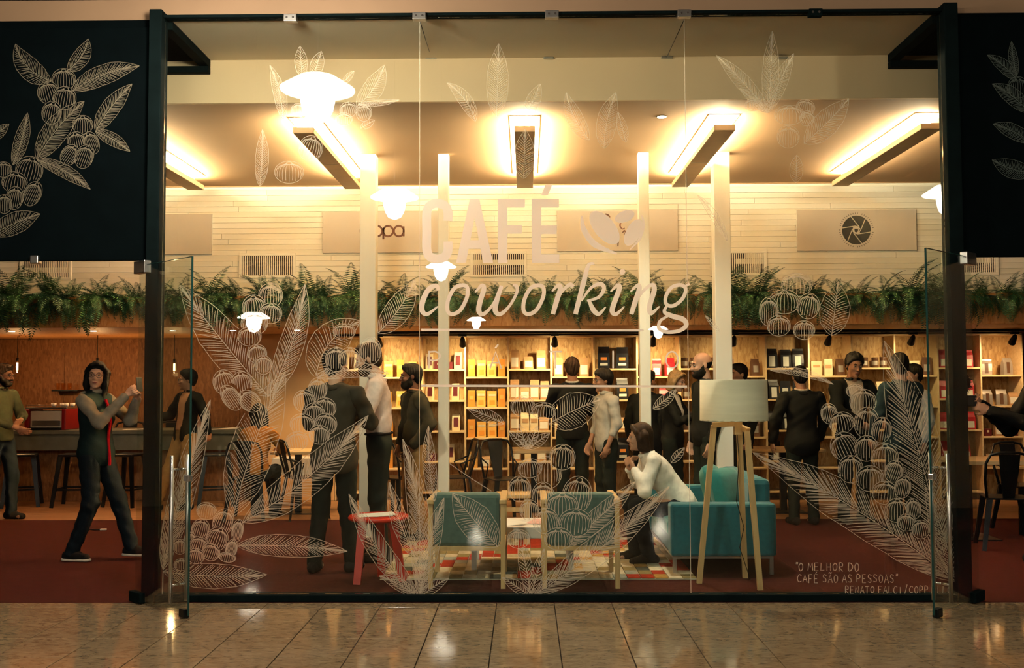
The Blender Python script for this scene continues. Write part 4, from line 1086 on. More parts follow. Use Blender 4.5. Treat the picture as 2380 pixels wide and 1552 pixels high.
def person(label, x, y, rz, H=1.75, fem=False, pelvis=(0, 0, .93), lean=0., side=0., twist=0., head=(0, 0, 0), el=None, wl=None, er=None, wr=None, pal=None, par=None, curl=.5,
           kl=None, al=None, kr=None, ar=None, top='jacket', tm='suit_black', inner=None, thick=.018, hem=-.10, tm2=None, trous='trouser_dark', shoe='leather', hair='short', hm='hair_black', skin='skin_mid',
           beard=None, glasses=False, face=True, sleeve=.93, hb=.0085, extra=None, toes=None, nofold=False, seed=1, wide=1.0, sole=None, zoff=0.0):
    root = empty('person', (x, y, zoff), R(rz)); s = H/1.75; root.scale = (s, s, s); tag(root, label, 'person')
    pv = np.array(pelvis, float)
    Rt = np.array((Matrix.Rotation(R(twist), 3, 'Z') @ Matrix.Rotation(R(side), 3, 'Y') @ Matrix.Rotation(R(lean), 3, 'X')))
    T = lambda q: pv+Rt @ np.array(q, float)
    sw = .150 if fem else .172*wide
    SH = {1: T((sw, 0, .45)), -1: T((-sw, 0, .45))}
    E = {1: np.array(el) if el else SH[1]+(.055, .02, -.27), -1: np.array(er) if er else SH[-1]+(-.055, .02, -.27)}
    Wr = {1: np.array(wl) if wl else E[1]+(.0, -.07, -.235), -1: np.array(wr) if wr else E[-1]+(-.0, -.07, -.235)}
    HP = {1: pv+(.088, 0, -.03), -1: pv+(-.088, 0, -.03)}
    K = {1: np.array(kl) if kl else np.array((.10, -.015, .49)), -1: np.array(kr) if kr else np.array((-.10, -.015, .49))}
    A = {1: np.array(al) if al else np.array((.11, .02, .085)), -1: np.array(ar) if ar else np.array((-.11, .02, .085))}
    nk = T((0, .01, .50)); hy, hp, hr = head
    Rh = np.array(Matrix.Rotation(R(hy), 3, 'Z') @ Matrix.Rotation(R(hr), 3, 'Y') @ Matrix.Rotation(R(hp), 3, 'X'))
    hc = T((0, -.005, .545))+Rh @ np.array((0, -.02, .135))
    q_ = .94 if fem else .98
    Hd = lambda p: hc+Rh @ (np.array(p, float)*q_)
    # ---- skin
    b = Sdf()
    tw = .9 if fem else 1.0
    b.ell(T((0, 0, .0)), (.140, .092, .11), Rt); b.ell(T((0, 0, .17)), (.125*tw, .090, .17), Rt); b.ell(T((0, 0, .34)), (.150*tw, .095, .17), Rt)
    b.cap(T((-sw*.8, .0, .455)), T((sw*.8, .0, .455)), .048)
    b.cap(nk-Rt @ np.array((0, 0, .03)), Hd((0, .015, -.05)), .058 if not fem else .048, .052 if not fem else .043)
    for i in (1, -1):
        b.cap(SH[i], E[i], .046, .036); b.cap(E[i], Wr[i], .036, .025)
        b.cap(HP[i], K[i], .080, .052); b.cap(K[i], A[i], .052, .036)
        f = Wr[i]-E[i]; f /= np.linalg.norm(f); pn = np.array(pal if i > 0 else par) if (pal if i > 0 else par) is not None else np.array((-i, .0, 0.))
        pn = pn-f*(pn @ f); pn /= np.linalg.norm(pn); sd = np.cross(f, pn)*(-i)
        Mx = np.stack([sd, f, pn], 1); w0 = Wr[i]
        b.ell(w0+f*.048, (.041, .050, .017), Mx, k=.015)
        for j in range(4):
            o_ = (-.030+.020*j); ln = (.072, .083, .080, .062)[j]*.5
            p0 = w0+f*.085+sd*o_; a1 = curl*.9; d1 = f*math.cos(a1)+pn*math.sin(a1); p1 = p0+d1*ln*1.05
            d2 = f*math.cos(a1*2.1)+pn*math.sin(a1*2.1); p2 = p1+d2*ln
            b.cap(p0, p1, .0100, .0092, k=.004); b.cap(p1, p2, .0092, .0080, k=.004)
        th = w0+f*.028+sd*-.034*1; td = f*.72-sd*.55+pn*.42; b.cap(th, th+td*.038, .0125, .011, k=.008); b.cap(th+td*.038, th+td*.038+(f*.9+pn*.35)*.030, .011, .009, k=.005)
        b.cap(A[i]+(0, .02, -.04), A[i]+(0, -.12, -.055), .036, .026)
    k_ = .018
    b.ell(Hd((0, .018, .032)), np.array((.075, .094, .088))*q_, Rh, k=k_); b.ell(Hd((0, -.022, -.035)), np.array((.060, .070, .083))*q_, Rh, k=k_); b.ell(Hd((0, -.038, -.088)), np.array((.042, .046, .036))*q_, Rh, k=k_)
    b.cap(Hd((-.034, -.081, .022)), Hd((.034, -.081, .022)), .0115*q_, k=.012)
    for i in (1, -1):
        b.ell(Hd((i*.031, -.100, .004)), (.017, .013, .011), Rh, k=.010, op=-1)
        b.ell(Hd((i*.036, -.066, -.028)), (.022, .024, .020), Rh, k=.014)
        b.ell(Hd((i*.076, .012, -.008)), (.009, .020, .031), Rh, k=.006)
    b.cap(Hd((0, -.090, .008)), Hd((0, -.110, -.030)), .0085, .0135, k=.010); b.cap(Hd((-.012, -.098, -.034)), Hd((.012, -.098, -.034)), .0085, k=.008)
    b.ell(Hd((0, -.090, -.066)), (.024, .012, .012), Rh, k=.010); b.ell(Hd((0, -.080, -.108)), (.020, .016, .014), Rh, k=.014)
    if extra and 'belly' in extra: b.ell(T((0, -.05, .12)), (.12, .09, .13), Rt)
    link('body', b.mesh(hb, 'body', skin), root)
    if face:
        ey = MB()
        for i in (1, -1): ey.mi = 0; ey.sphere(tuple(Hd((i*.031, -.0835, .003))), (.0118, .0118, .0068), 10, 8)
        for i in (1, -1): ey.mi = 1; ey.sphere(tuple(Hd((i*.031, -.0895, .003))), .0068, 8, 6)
        ey.build('eyes', ['eye_white', 'eye_dark'], root)
        br_ = Sdf()
        for i in (1, -1): eb = .0030 if fem else .0042; br_.cap(Hd((i*.018, -.0920, .027)), Hd((i*.034, -.0905, .030)), eb, eb, k=.003); br_.cap(Hd((i*.034, -.0905, .030)), Hd((i*.047, -.082, .026)), eb, eb*.75, k=.003)
        link('eyebrows', br_.mesh(.004, 'eyebrows', hm if hm != 'hair_blond' else 'hair_brown'), root)
        lp_ = Sdf(); [lp_.cap(Hd((i*.022, -.0925, -.062)), Hd((i*.010, -.1010, -.066)), .0040, .0056, k=.004) for i in (1, -1)]; lp_.cap(Hd((-.010, -.1010, -.066)), Hd((.010, -.1010, -.066)), .0056, k=.004)
        link('lips', lp_.mesh(.004, 'lips', 'lip'), root)
    # ---- hair
    hmat = hm
    inv = Rh.T
    def hl(X, Y, Z):
        x_, y_, z_ = X-hc[0], Y-hc[1], Z-hc[2]
        return [(inv[i, 0]*x_+inv[i, 1]*y_+inv[i, 2]*z_)/q_ for i in range(3)]
    if hair != 'bald':
        g = Sdf(); t_ = {'short': .010, 'long': .010, 'bob': .010, 'bun': .011, 'full': .018}[hair]
        g.ell(Hd((0, .022, .036)), (np.array((.075, .094, .088))+t_)*q_, Rh)
        if hair in ('short', 'full'): g.ell(Hd((0, -.035, .095)), (.058, .045, .036), Rh, k=.02); g.ell(Hd((0, .06, -.02)), (.066, .050, .07), Rh, k=.02)
        def hairline(X, Y, Z):
            u = hl(X, Y, Z); a = 1.15 if hair != 'long' else 1.0
            return -((u[2]-.050)+a*(u[1]+.058))*.66
        g.cuts.append(hairline)
        ha = .0035 if hair in ('short', 'full') else .0012
        g.wr = lambda X, Y, Z: (lambda u: ha*np.sin(9*np.arctan2(u[0], u[1]+.02)*3+30*u[2])+ha*.5*np.sin(170*u[0]+40*u[2]))(hl(X, Y, Z))
        link('hair', g.mesh(.0085, 'hair', hmat), root)
        if hair in ('long', 'bob', 'bun'):
            g = Sdf(); zz = -.24 if hair == 'long' else -.115
            if hair == 'bun': g.ell(Hd((0, .135, .02)), (.045, .045, .045), Rh)
            else:
                for i in (1, -1):
                    ch = [(.010, -.058, .104), (.046, -.056, .088), (.072, -.030, .050), (.083, -.006, -.02), (.082, -.012 if hair == 'long' else .0, -.09), (.074, -.03 if hair == 'long' else .01, zz)]
                    rs = (.007, .009, .012, .016, .018, .014)
                    for a_ in range(5): g.cap(Hd((i*ch[a_][0], ch[a_][1], ch[a_][2])), Hd((i*ch[a_+1][0], ch[a_+1][1], ch[a_+1][2])), rs[a_], rs[a_+1], k=.05)
                    g.cap(Hd((i*.03, .02, .105)), Hd((i*.082, .045, .02)), .022, .026, k=.03); g.cap(Hd((i*.082, .045, .02)), Hd((i*.07, .055, zz)), .028, .026, k=.03)
                g.cap(Hd((0, .085, .02)), Hd((0, .085, zz)), .040, .034, k=.05)
                g.wr = lambda X, Y, Z: (lambda u: .0012*np.sin(260*u[0]+190*u[1]+8*u[2]))(hl(X, Y, Z))
            link('hair_lengths', g.mesh(.0085, 'hair_lengths', hmat), root)
    else:
        g = Sdf(); g.ell(Hd((0, .022, .03)), (np.array((.075, .094, .088))+.0035)*q_, Rh)
        g.cuts.append(lambda X, Y, Z: hl(X, Y, Z)[2]-.02); g.cuts.append(lambda X, Y, Z: -(hl(X, Y, Z)[1]-.01)); g.cuts.append(lambda X, Y, Z: -(hl(X, Y, Z)[2]+.055))
        link('hair_stubble', g.mesh(.007, 'hair_stubble', hmat), root)
    if beard:
        g = Sdf(); g.ell(Hd((0, -.024, -.066)), (.0655, .0745, .062), Rh); g.ell(Hd((0, -.048, -.094)), (.046, .052, .038), Rh); g.cap(Hd((-.026, -.092, -.052)), Hd((.026, -.092, -.052)), .0075, k=.008)
        for i in (1, -1): g.cap(Hd((i*.066, -.004, .01)), Hd((i*.060, -.022, -.06)), .012, .016, k=.02)
        g.ell(Hd((0, -.112, -.0665)), (.020, .022, .0085), Rh, k=.004, op=-1)
        g.cuts.append(lambda X, Y, Z: (hl(X, Y, Z)[2]+.046-.5*np.maximum(0, np.abs(hl(X, Y, Z)[0])-.03))*.9-.55*np.maximum(0, hl(X, Y, Z)[1]+.045))
        g.wr = folds(.0012, 3)
        link('beard', g.mesh(.006, 'beard', beard), root)
    if glasses:
        m = MB()
        for i in (1, -1):
            m.tube([tuple(Hd((i*.032+.024*math.cos(a)*(1.05), -.105+.006*abs(math.cos(a))*(1 if math.cos(a)*i > 0 else 0), .002+.019*math.sin(a)))) for a in [2*math.pi*t/16 for t in range(16)]], .0018, 5, closed=True)
            m.tube([tuple(Hd((i*.057, -.098, .008))), tuple(Hd((i*.076, -.03, .012))), tuple(Hd((i*.078, .02, .006)))], .0018, 5)
        m.tube([tuple(Hd((-.009, -.107, .006))), tuple(Hd((.009, -.107, .006)))], .0026, 5)
        m.build('glasses', 'frame_black', root)
    # ---- garments
    iT = Rt.T
    def tl(X, Y, Z):
        x_, y_, z_ = X-pv[0], Y-pv[1], Z-pv[2]
        return [iT[i, 0]*x_+iT[i, 1]*y_+iT[i, 2]*z_ for i in range(3)]
    def torso(g, t, hem_, w_=1.0):
        tw_ = tw*w_
        g.ell(T((0, 0, .17)), (.130*tw_+t, .098+t, .20), Rt, k=.05); g.ell(T((0, .0, .34)), (.152*tw_+t, .100+t, .17), Rt, k=.05)
        if fem: g.ell(T((0, -.055, .30)), (.115+t, .065+t, .075), Rt, k=.04)
        if hem_ < -.13: g.ell(T((0, .0, -.07)), (.166+t, .126+t, .16), Rt, k=.05)
        if hem_ < .05: g.ell(T((0, .0, .0)), (.152+t, .112+t, .17), Rt, k=.06)
        g.cap(T((-sw*.80, .0, .452)), T((sw*.80, .0, .452)), .055+t*.6, k=.05)
        g.cap(T((-.05, .01, .49)), T((.05, .01, .49)), .045+t*.4, k=.04)
        if extra and 'belly' in extra: g.ell(T((0, -.05, .12)), (.12+t, .09+t, .13+t), Rt, k=.04)
        hz = hem_
        g.cuts.append(lambda X, Y, Z: hz-tl(X, Y, Z)[2]-99.*(np.abs(tl(X, Y, Z)[0]) > .30))
    if top:
        if inner:
            g = Sdf(); torso(g, .006, .04); g.wr = folds(.0015, seed+4); link('shirt', g.mesh(.010, 'shirt', inner), root)
        if top == 'jacket' or top == 'vest': torso_t = thick
        g = Sdf(); torso(g, thick, hem, 1.06 if top == 'jacket' else 1.0); body_cut = g.cuts; g.cuts = []
        if inner:
            op = .06 if top == 'open' else .0
            def vcut(X, Y, Z):
                u = tl(X, Y, Z); hw = .012+op+np.clip((u[2]-.16)/.30, 0, 1)*(.075+op*.3)
                if top == 'open': hw = .05+np.clip((u[2]+.05)/.5, 0, 1)*.035
                return np.where((u[1] < -.0), (hw-np.abs(u[0]))*.8, -.5)-np.where(u[2] < (.14 if top != 'open' else -.5), 9., 0.)
            body_cut.append(vcut)
        g.wr = folds(.0022 if not nofold else .001, seed)
        g.cuts = body_cut
        gar = link('vest' if tm2 else {'jacket': 'jacket', 'open': 'jacket', 'shirt': 'shirt', 'sweater': 'sweater', 'vest': 'vest'}[top], g.mesh(.011, 'top', tm), root)
        for i in (1, -1):
            g = Sdf(); t = min(thick*.8, .016)-(.010 if fem else 0.0); wend = E[i]+(Wr[i]-E[i])*sleeve
            g.cap(SH[i]+Rt @ np.array((-i*.006, 0, .0)), E[i], .059+t, .046+t, k=.03); g.cap(E[i], wend, .045+t, .033+t, k=.03)
            g.wr = folds(.0045, seed+i)
            link('sleeve', g.mesh(.011, 'sleeve', tm2 or tm), gar)
        g = Sdf(); n = 14
        cr = .062+thick*.35 if not fem else .055+thick*.3
        pts = [T((cr*math.sin(2*math.pi*a/n), .008-cr*.95*math.cos(2*math.pi*a/n), .515+.018*(-math.cos(2*math.pi*a/n)*-1))) for a in range(n)]
        for a in range(n):
            if inner and top != 'sweater' and a in (0, n-1): continue
            g.cap(pts[a], pts[(a+1) % n], .012+thick*.25, k=.01)
        link('collar', g.mesh(.009, 'collar', (inner if inner and top == 'sweater' else tm2 or tm)), gar)
        if extra and 'collar' in extra:
            g = Sdf()
            pts = [T(((cr-.004)*math.sin(2*math.pi*a/n), .008-cr*.93*math.cos(2*math.pi*a/n), .542+.012*math.cos(2*math.pi*a/n))) for a in range(n)]
            for a in range(n): g.cap(pts[a], pts[(a+1) % n], .011, k=.008)
            link('shirt_collar', g.mesh(.008, 'shirt_collar', extra['collar']), root)
        if extra and 'hood' in extra:
            g = Sdf(); g.cap(T((-.08, .06, .50)), T((0, .115, .47)), .035, .045, k=.04); g.cap(T((.08, .06, .50)), T((0, .115, .47)), .035, .045, k=.04)
            g.cap(T((-.085, .04, .51)), T((-.085, -.02, .495)), .030, .022); g.cap(T((.085, .04, .51)), T((.085, -.02, .495)), .030, .022)
            link('hood', g.mesh(.010, 'hood', extra['hood']), gar)
        if extra and 'zip' in extra:
            m = MB(); zz_ = [(-.110, .46), (-.138, .40), (-.160, .33), (-.158, .26), (-.140, .18), (-.134, .10), (-.142, .0), (-.146, -.08), (-.143, -.115)]
            for a_ in range(len(zz_)-1): m.bar(T((0, zz_[a_][0], zz_[a_][1])), T((0, zz_[a_+1][0], zz_[a_+1][1])), .022, .014)
            m.build('zip', extra['zip'], gar)
    g = Sdf(); g.ell(pv+Rt @ np.array((0, 0, .02)), (.149, .107, .125), Rt, k=.04)
    for i in (1, -1):
        g.cap(HP[i], K[i], .094, .070, k=.035); g.cap(K[i], A[i]+(0, 0, -.02), .069, .058, k=.03)
    g.cuts.append(lambda X, Y, Z: tl(X, Y, Z)[2]-.10-99.*((Z < pv[2]+.03) | (tl(X, Y, Z)[1]+0*Z < -.20))); g.cuts.append(lambda X, Y, Z: .035-Z+0*X+0*Y)
    g.wr = folds(.0035, seed+7)
    tro = link('trousers', g.mesh(.011, 'trousers', trous), root)
    if extra and 'belt' in extra:
        m = MB(); n = 28
        m.tube([T((.148*math.cos(2*math.pi*a/n), .108*math.sin(2*math.pi*a/n), .072)) for a in range(n)], .009, 6, closed=True); m.build('belt', 'leather', tro)
    for i in (1, -1):
        a = A[i]; td = np.array(toes[0 if i > 0 else 1] if toes else (i*.12, -1., 0)); td = td/np.linalg.norm(td); z0 = a[2]-.085
        g = Sdf(); g.cap((a[0]-td[0]*.045, a[1]-td[1]*.045, z0+.042), (a[0]+td[0]*.14, a[1]+td[1]*.14, z0+.030), .044, .036, k=.03); g.cap(a+(0, 0, -.02), (a[0]+td[0]*.05, a[1]+td[1]*.05, z0+.045), .046, .042, k=.03)
        zz0 = z0+.001
        g.cuts.append(lambda X, Y, Z: zz0-Z+0*X+0*Y)
        sho = link('shoe', g.mesh(.010, 'shoe', shoe), root)
        if sole:
            g = Sdf(); g.cap((a[0]-td[0]*.045, a[1]-td[1]*.045, z0+.02), (a[0]+td[0]*.145, a[1]+td[1]*.145, z0+.02), .050, .043, k=.03)
            g.cuts.append(lambda X, Y, Z: zz0-Z+0*X+0*Y); g.cuts.append(lambda X, Y, Z: Z-zz0-.022+0*X+0*Y)
            link('sole', g.mesh(.009, 'sole', sole), sho)
    return root
def at(px, Y): return PX(px, Y), Y

# left: by the bar
person('man with glasses and beard in green shirt, cut by left photo edge', *at(2, 10.9), 75, 1.72, top='shirt', tm='green', thick=.012, hem=-.06, glasses=True, beard='hair_black', hm='hair_brown', trous='denim', head=(8, 8, 0),
       el=(.22, -.10, 1.14), wl=(.02, -.26, 1.10), er=(-.24, -.12, 1.12), wr=(-.10, -.32, 1.02), sleeve=.7, al=(.08, -.10, .085), kl=(.09, -.10, .49), ar=(-.10, .10, .085), kr=(-.10, .0, .49), seed=2)
wom = person('smiling woman in dark vest and grey hoodie, walking with a raised phone', *at(226, 8.42), 78, 1.69, fem=True, top='vest', tm='vest', tm2='grey_hood', thick=.026, hem=-.12, glasses=True, hair='long', skin='skin_light', trous='denim', head=(-62, 3, 4),
       el=(.17, -.22, 1.21), wl=(.03, -.37, 1.40), er=(-.21, -.18, 1.20), wr=(-.06, -.33, 1.43), pal=(-.8, -.2, .3), par=(.8, -.3, .3), curl=.75, twist=-6,
       kl=(.09, -.17, .50), al=(.09, -.31, .115), kr=(-.09, -.02, .50), ar=(-.09, .16, .085), toes=((0, -1, .0), (0, -1, 0)), extra={'hood': 'grey_hood', 'zip': 'red_zip'}, seed=3, sole='sole_white', lean=-2)
ph = wom.matrix_basis @ Vector((-.015, -.425, 1.525))
o = MB().bbox((-.030, -.0045, -.06), (.030, .0045, .06), .006).build('mobile_phone', 'frame_black'); o.location = ph; o.rotation_euler = (R(-8), 0, R(62)); tag(o, 'black mobile phone held up by the walking woman', 'phone')
MB().bbox((-.027, -.0053, -.052), (.027, -.0044, .052), .0003).build('screen', 'print_black', o)
mb_ = person('man with glasses in dark jacket and peach shirt, leaning at the bar', *at(432, 11.75), -38, 1.66, top='open', tm='suit_black', inner='peach', hem=-.10, glasses=True, hair='full', trous='khaki', skin='skin_mid', head=(-35, 4, 0), lean=-6,
       er=(-.26, -.05, 1.16), wr=(-.20, -.28, 1.13), el=(.27, .10, 1.16), wl=(.24, .16, .95), kl=(.10, -.06, .49), al=(.10, -.02, .085), kr=(-.11, -.16, .49), ar=(-.14, -.30, .085), curl=.8, par=(.6, 0, .2), seed=5)
gl = mb_.matrix_basis @ Vector((-.17, -.40, 1.10))
o = MB().lathe([(.022, 0), (.030, .004), (.034, .11), (.031, .11), (.026, .012)], (0, 0, 0), 14).build('drinking_glass', 'bulb_glass'); o.location = gl; tag(o, 'drinking glass held by the man leaning at the bar', 'glass')
person('woman in orange sweater seated with her back to the window', *at(594, 10.85), 176, 1.66, fem=True, pelvis=(0, 0, .55), lean=16, top='sweater', tm='orange', thick=.016, hem=-.06, hair='long', hm='hair_black', trous='denim', face=False, head=(14, 12, 6),
       el=(.26, -.24, .80), wl=(.12, -.40, .98), er=(-.27, -.20, .78), wr=(-.16, -.40, .76), kl=(.11, -.40, .53), al=(.12, -.38, .085), kr=(-.11, -.40, .53), ar=(-.13, -.30, .085), seed=6, hb=.010)
# group at the left pillar
person('man in dark suit seen from behind, nearest the window left of pillar', *at(778, 7.86), 168, 1.76, top='jacket', tm='suit_dark', thick=.022, hem=-.16, hair='full', hm='hair_black', skin='skin_light', face=False, head=(-18, 4, 4), trous='trouser_dark',
       er=(-.25, -.12, 1.16), wr=(-.10, -.27, 1.18), el=(.25, -.10, 1.16), wl=(.10, -.27, 1.15), kl=(.12, -.02, .49), al=(.15, .03, .085), kr=(-.10, -.03, .49), ar=(-.13, -.05, .085), seed=8, hb=.010, wide=1.06)
person('bearded man in pale pink shirt with folded arms at left pillar', *at(882, 8.4), -82, 1.84, top='shirt', tm='shirt_pink', thick=.012, hem=.05, hair='short', hm='hair_brown', skin='skin_light', beard='hair_brown', head=(-4, 18, 0), trous='trouser_dark', lean=3,
       er=(-.24, -.11, 1.13), wr=(.06, -.22, 1.15), el=(.24, -.11, 1.12), wl=(-.05, -.24, 1.19), pal=(0, .6, -.4), par=(0, .6, -.4), curl=.5, sleeve=.95, seed=9, extra={'belt': 1, 'collar': 'shirt_pink'})
person('man in olive jacket and khaki trousers, hands in pockets', *at(962, 9.5), -62, 1.675, top='open', tm='olive_jacket', inner='suit_black', thick=.022, hem=-.08, hair='short', hm='hair_black', skin='skin_dark', beard='hair_black', head=(-16, 4, 0), trous='khaki',
       er=(-.27, .04, 1.14), wr=(-.17, -.08, .93), el=(.27, .06, 1.14), wl=(.17, -.08, .93), kl=(.12, -.04, .49), al=(.15, .06, .085), seed=10, extra={'collar': 'peach', 'belly': 1}, curl=.3)
# middle, at the shelves
person('man from behind in black sweater with white collar at shelves', *at(1330, 10.9), 176, 1.77, top='sweater', tm='suit_black', thick=.02, hem=-.08, hair='short', hm='hair_brown', face=False, head=(8, 6, 0), trous='trouser_dark', extra={'collar': 'shirt_white'},
       er=(-.26, -.12, 1.14), wr=(-.12, -.33, 1.15), el=(.26, -.10, 1.14), wl=(.16, -.32, 1.10), seed=11, hb=.010, wide=1.08)
person('man with glasses in rolled-sleeve grey shirt, facing left', *at(1408, 10.4), -68, 1.63, top='shirt', tm='shirt_grey', thick=.013, hem=-.12, hair='full', hm='hair_black', skin='skin_mid', glasses=True, head=(-6, 6, 0), trous='trouser_dark', extra={'collar': 'shirt_grey'},
       er=(-.22, -.0, 1.13), wr=(-.18, -.12, .90), el=(.22, .02, 1.13), wl=(.20, -.08, .89), sleeve=.45, seed=12)
person('dark haired person in black coat half hidden by third pillar', *at(1503, 11.0), 150, 1.62, top='jacket', tm='suit_black', thick=.03, hem=-.2, hair='short', hm='hair_black', face=False, head=(-20, 4, 0), trous='trouser_dark', hb=.011, seed=13)
person('blonde woman in black looking down beside the bald man', *at(1562, 10.8), 62, 1.63, fem=True, top='jacket', tm='suit_black', inner='shirt_white', thick=.018, hair='bob', hm='hair_blond', skin='skin_light', head=(-4, 16, 0), trous='trouser_dark', er=(-.20, -.14, 1.13), wr=(-.02, -.26, 1.20), el=(.2, -.12, 1.13), wl=(.06, -.30, 1.12), seed=14)
person('bald bearded man in black standing behind the floor lamp', *at(1640, 9.85), -78, 1.79, top='jacket', tm='suit_black', thick=.02, hem=-.1, hair='bald', hm='hair_black', skin='skin_light', beard='hair_black', head=(0, 8, 0), trous='trouser_dark', seed=15, extra={'hood': 'suit_black'}, wide=1.05)
sw_ = person('woman in white blouse seated forward on the teal sofa', PX(1580, 8.28), 8.28, -86, 1.68, fem=True, pelvis=(0, 0, .50), lean=36, top='shirt', tm='shirt_white', thick=.018, hem=-.12, hair='bob', hm='hair_brown', skin='skin_light', head=(-8, 4, 4), trous='denim',
       er=(-.22, -.34, .66), wr=(-.05, -.44, .80), el=(.23, -.36, .62), wl=(.10, -.42, .80), par=(.2, .7, .4), pal=(-.2, .7, .4), curl=1.0, kl=(.10, -.40, .49), al=(.10, -.30, .085), kr=(-.12, -.42, .49), ar=(-.11, -.38, .085), seed=16)
# right, at the shelves
person('man glimpsed between right pillar and lamp shade', *at(1722, 11.45), -70, 1.70, top='jacket', tm='suit_black', inner='shirt_white', hair='short', hm='hair_black', skin='skin_light', head=(0, 4, 0), trous='trouser_dark', seed=17, hb=.010)
person('man in black suit seen from behind, right of the floor lamp', *at(1862, 10.45), 186, 1.66, top='jacket', tm='suit_black', thick=.026, hem=-.18, hair='short', hm='hair_black', face=False, head=(-10, 14, 0), trous='trouser_dark', extra={'collar': 'beige_shirt'},
       er=(-.27, -.02, 1.14), wr=(-.24, -.12, .92), el=(.30, .02, 1.14), wl=(.31, -.06, .90), seed=18, hb=.010, wide=1.14)
person('man facing out in black jacket and open white shirt', *at(1980, 10.6), 12, 1.80, top='open', tm='suit_black', inner='beige_shirt', thick=.02, hem=-.12, hair='full', hm='hair_black', skin='skin_mid', beard=None, head=(-8, 14, 4), trous='trouser_dark', er=(-.24, -.12, 1.15), wr=(-.06, -.26, 1.02), el=(.26, -.06, 1.14), wl=(.10, -.26, 1.0), seed=19, wide=1.06)
person('tall man in navy suit seen from behind, by right door', *at(2094, 9.8), 205, 1.77, top='jacket', tm='navy', thick=.026, hem=-.18, hair='short', hm='hair_black', face=False, head=(-30, 4, 0), trous='trouser_dark', er=(-.26, -.12, 1.14), wr=(-.14, -.30, 1.06), el=(.28, -.02, 1.14), wl=(.24, -.14, .92), seed=20, hb=.010, wide=1.12)
person('man in light blue shirt partly behind the navy suit', *at(2128, 10.9), -80, 1.68, top='shirt', tm='light_blue', thick=.012, hem=.02, hair='short', hm='hair_black', skin='skin_light', head=(-4, 4, 0), trous='trouser_dark', seed=21, beard=None)
op_ = person('camera operator in black reaching in from right edge', *at(2430, 8.15), -86, 1.78, top='jacket', tm='suit_black', thick=.02, hem=-.1, hair='short', hm='hair_black', skin='skin_mid', head=(0, 0, 0), trous='trouser_dark',
       er=(-.20, -.20, 1.06), wr=(-.08, -.50, 1.27), el=(.22, -.18, 1.08), wl=(.06, -.50, 1.22), curl=.9, seed=22, hb=.010)
# video camera with furry microphone
c = P(2240, 930, 8.15)
vc = empty('video_camera', c); tag(vc, 'black video camera with furry microphone held in at the right', 'camera')
MB().bbox((-.07, -.05, -.05), (.09, .05, .04), .01).build('body', 'frame_black', vc)
MB().tube([(-.07, 0, -.005), (-.13, 0, -.005)], [.036, .042], 14).build('lens', 'black_metal', vc)
MB().tube([(.0, 0, .04), (-.01, 0, .085)], .008, 6).build('mic_stem', 'black_metal', vc)
m = MB(); rn = random.Random(4); mi = Vector((-.005, 0, .14))
m.sphere(tuple(mi), (.06, .05, .065), 16, 12)
for i in range(260):
    d = Vector((rn.gauss(0, 1), rn.gauss(0, 1), rn.gauss(0, 1))).normalized(); p = mi+Vector((d.x*.058, d.y*.048, d.z*.063)); e = p+d*rn.uniform(.015, .04)+Vector((0, 0, -.008)); s_ = d.orthogonal().normalized()*.004
    n = len(m.v); m.v += [tuple(p+s_), tuple(p-s_), tuple(e)]; m._f((n, n+1, n+2))
m.build('furry_windshield', 'hair_black', vc)
MB().tube([(-.02, .03, .04), (-.06, .04, .12), (-.10, .03, .17)], .008, 6).build('front_handle', 'black_metal', vc)
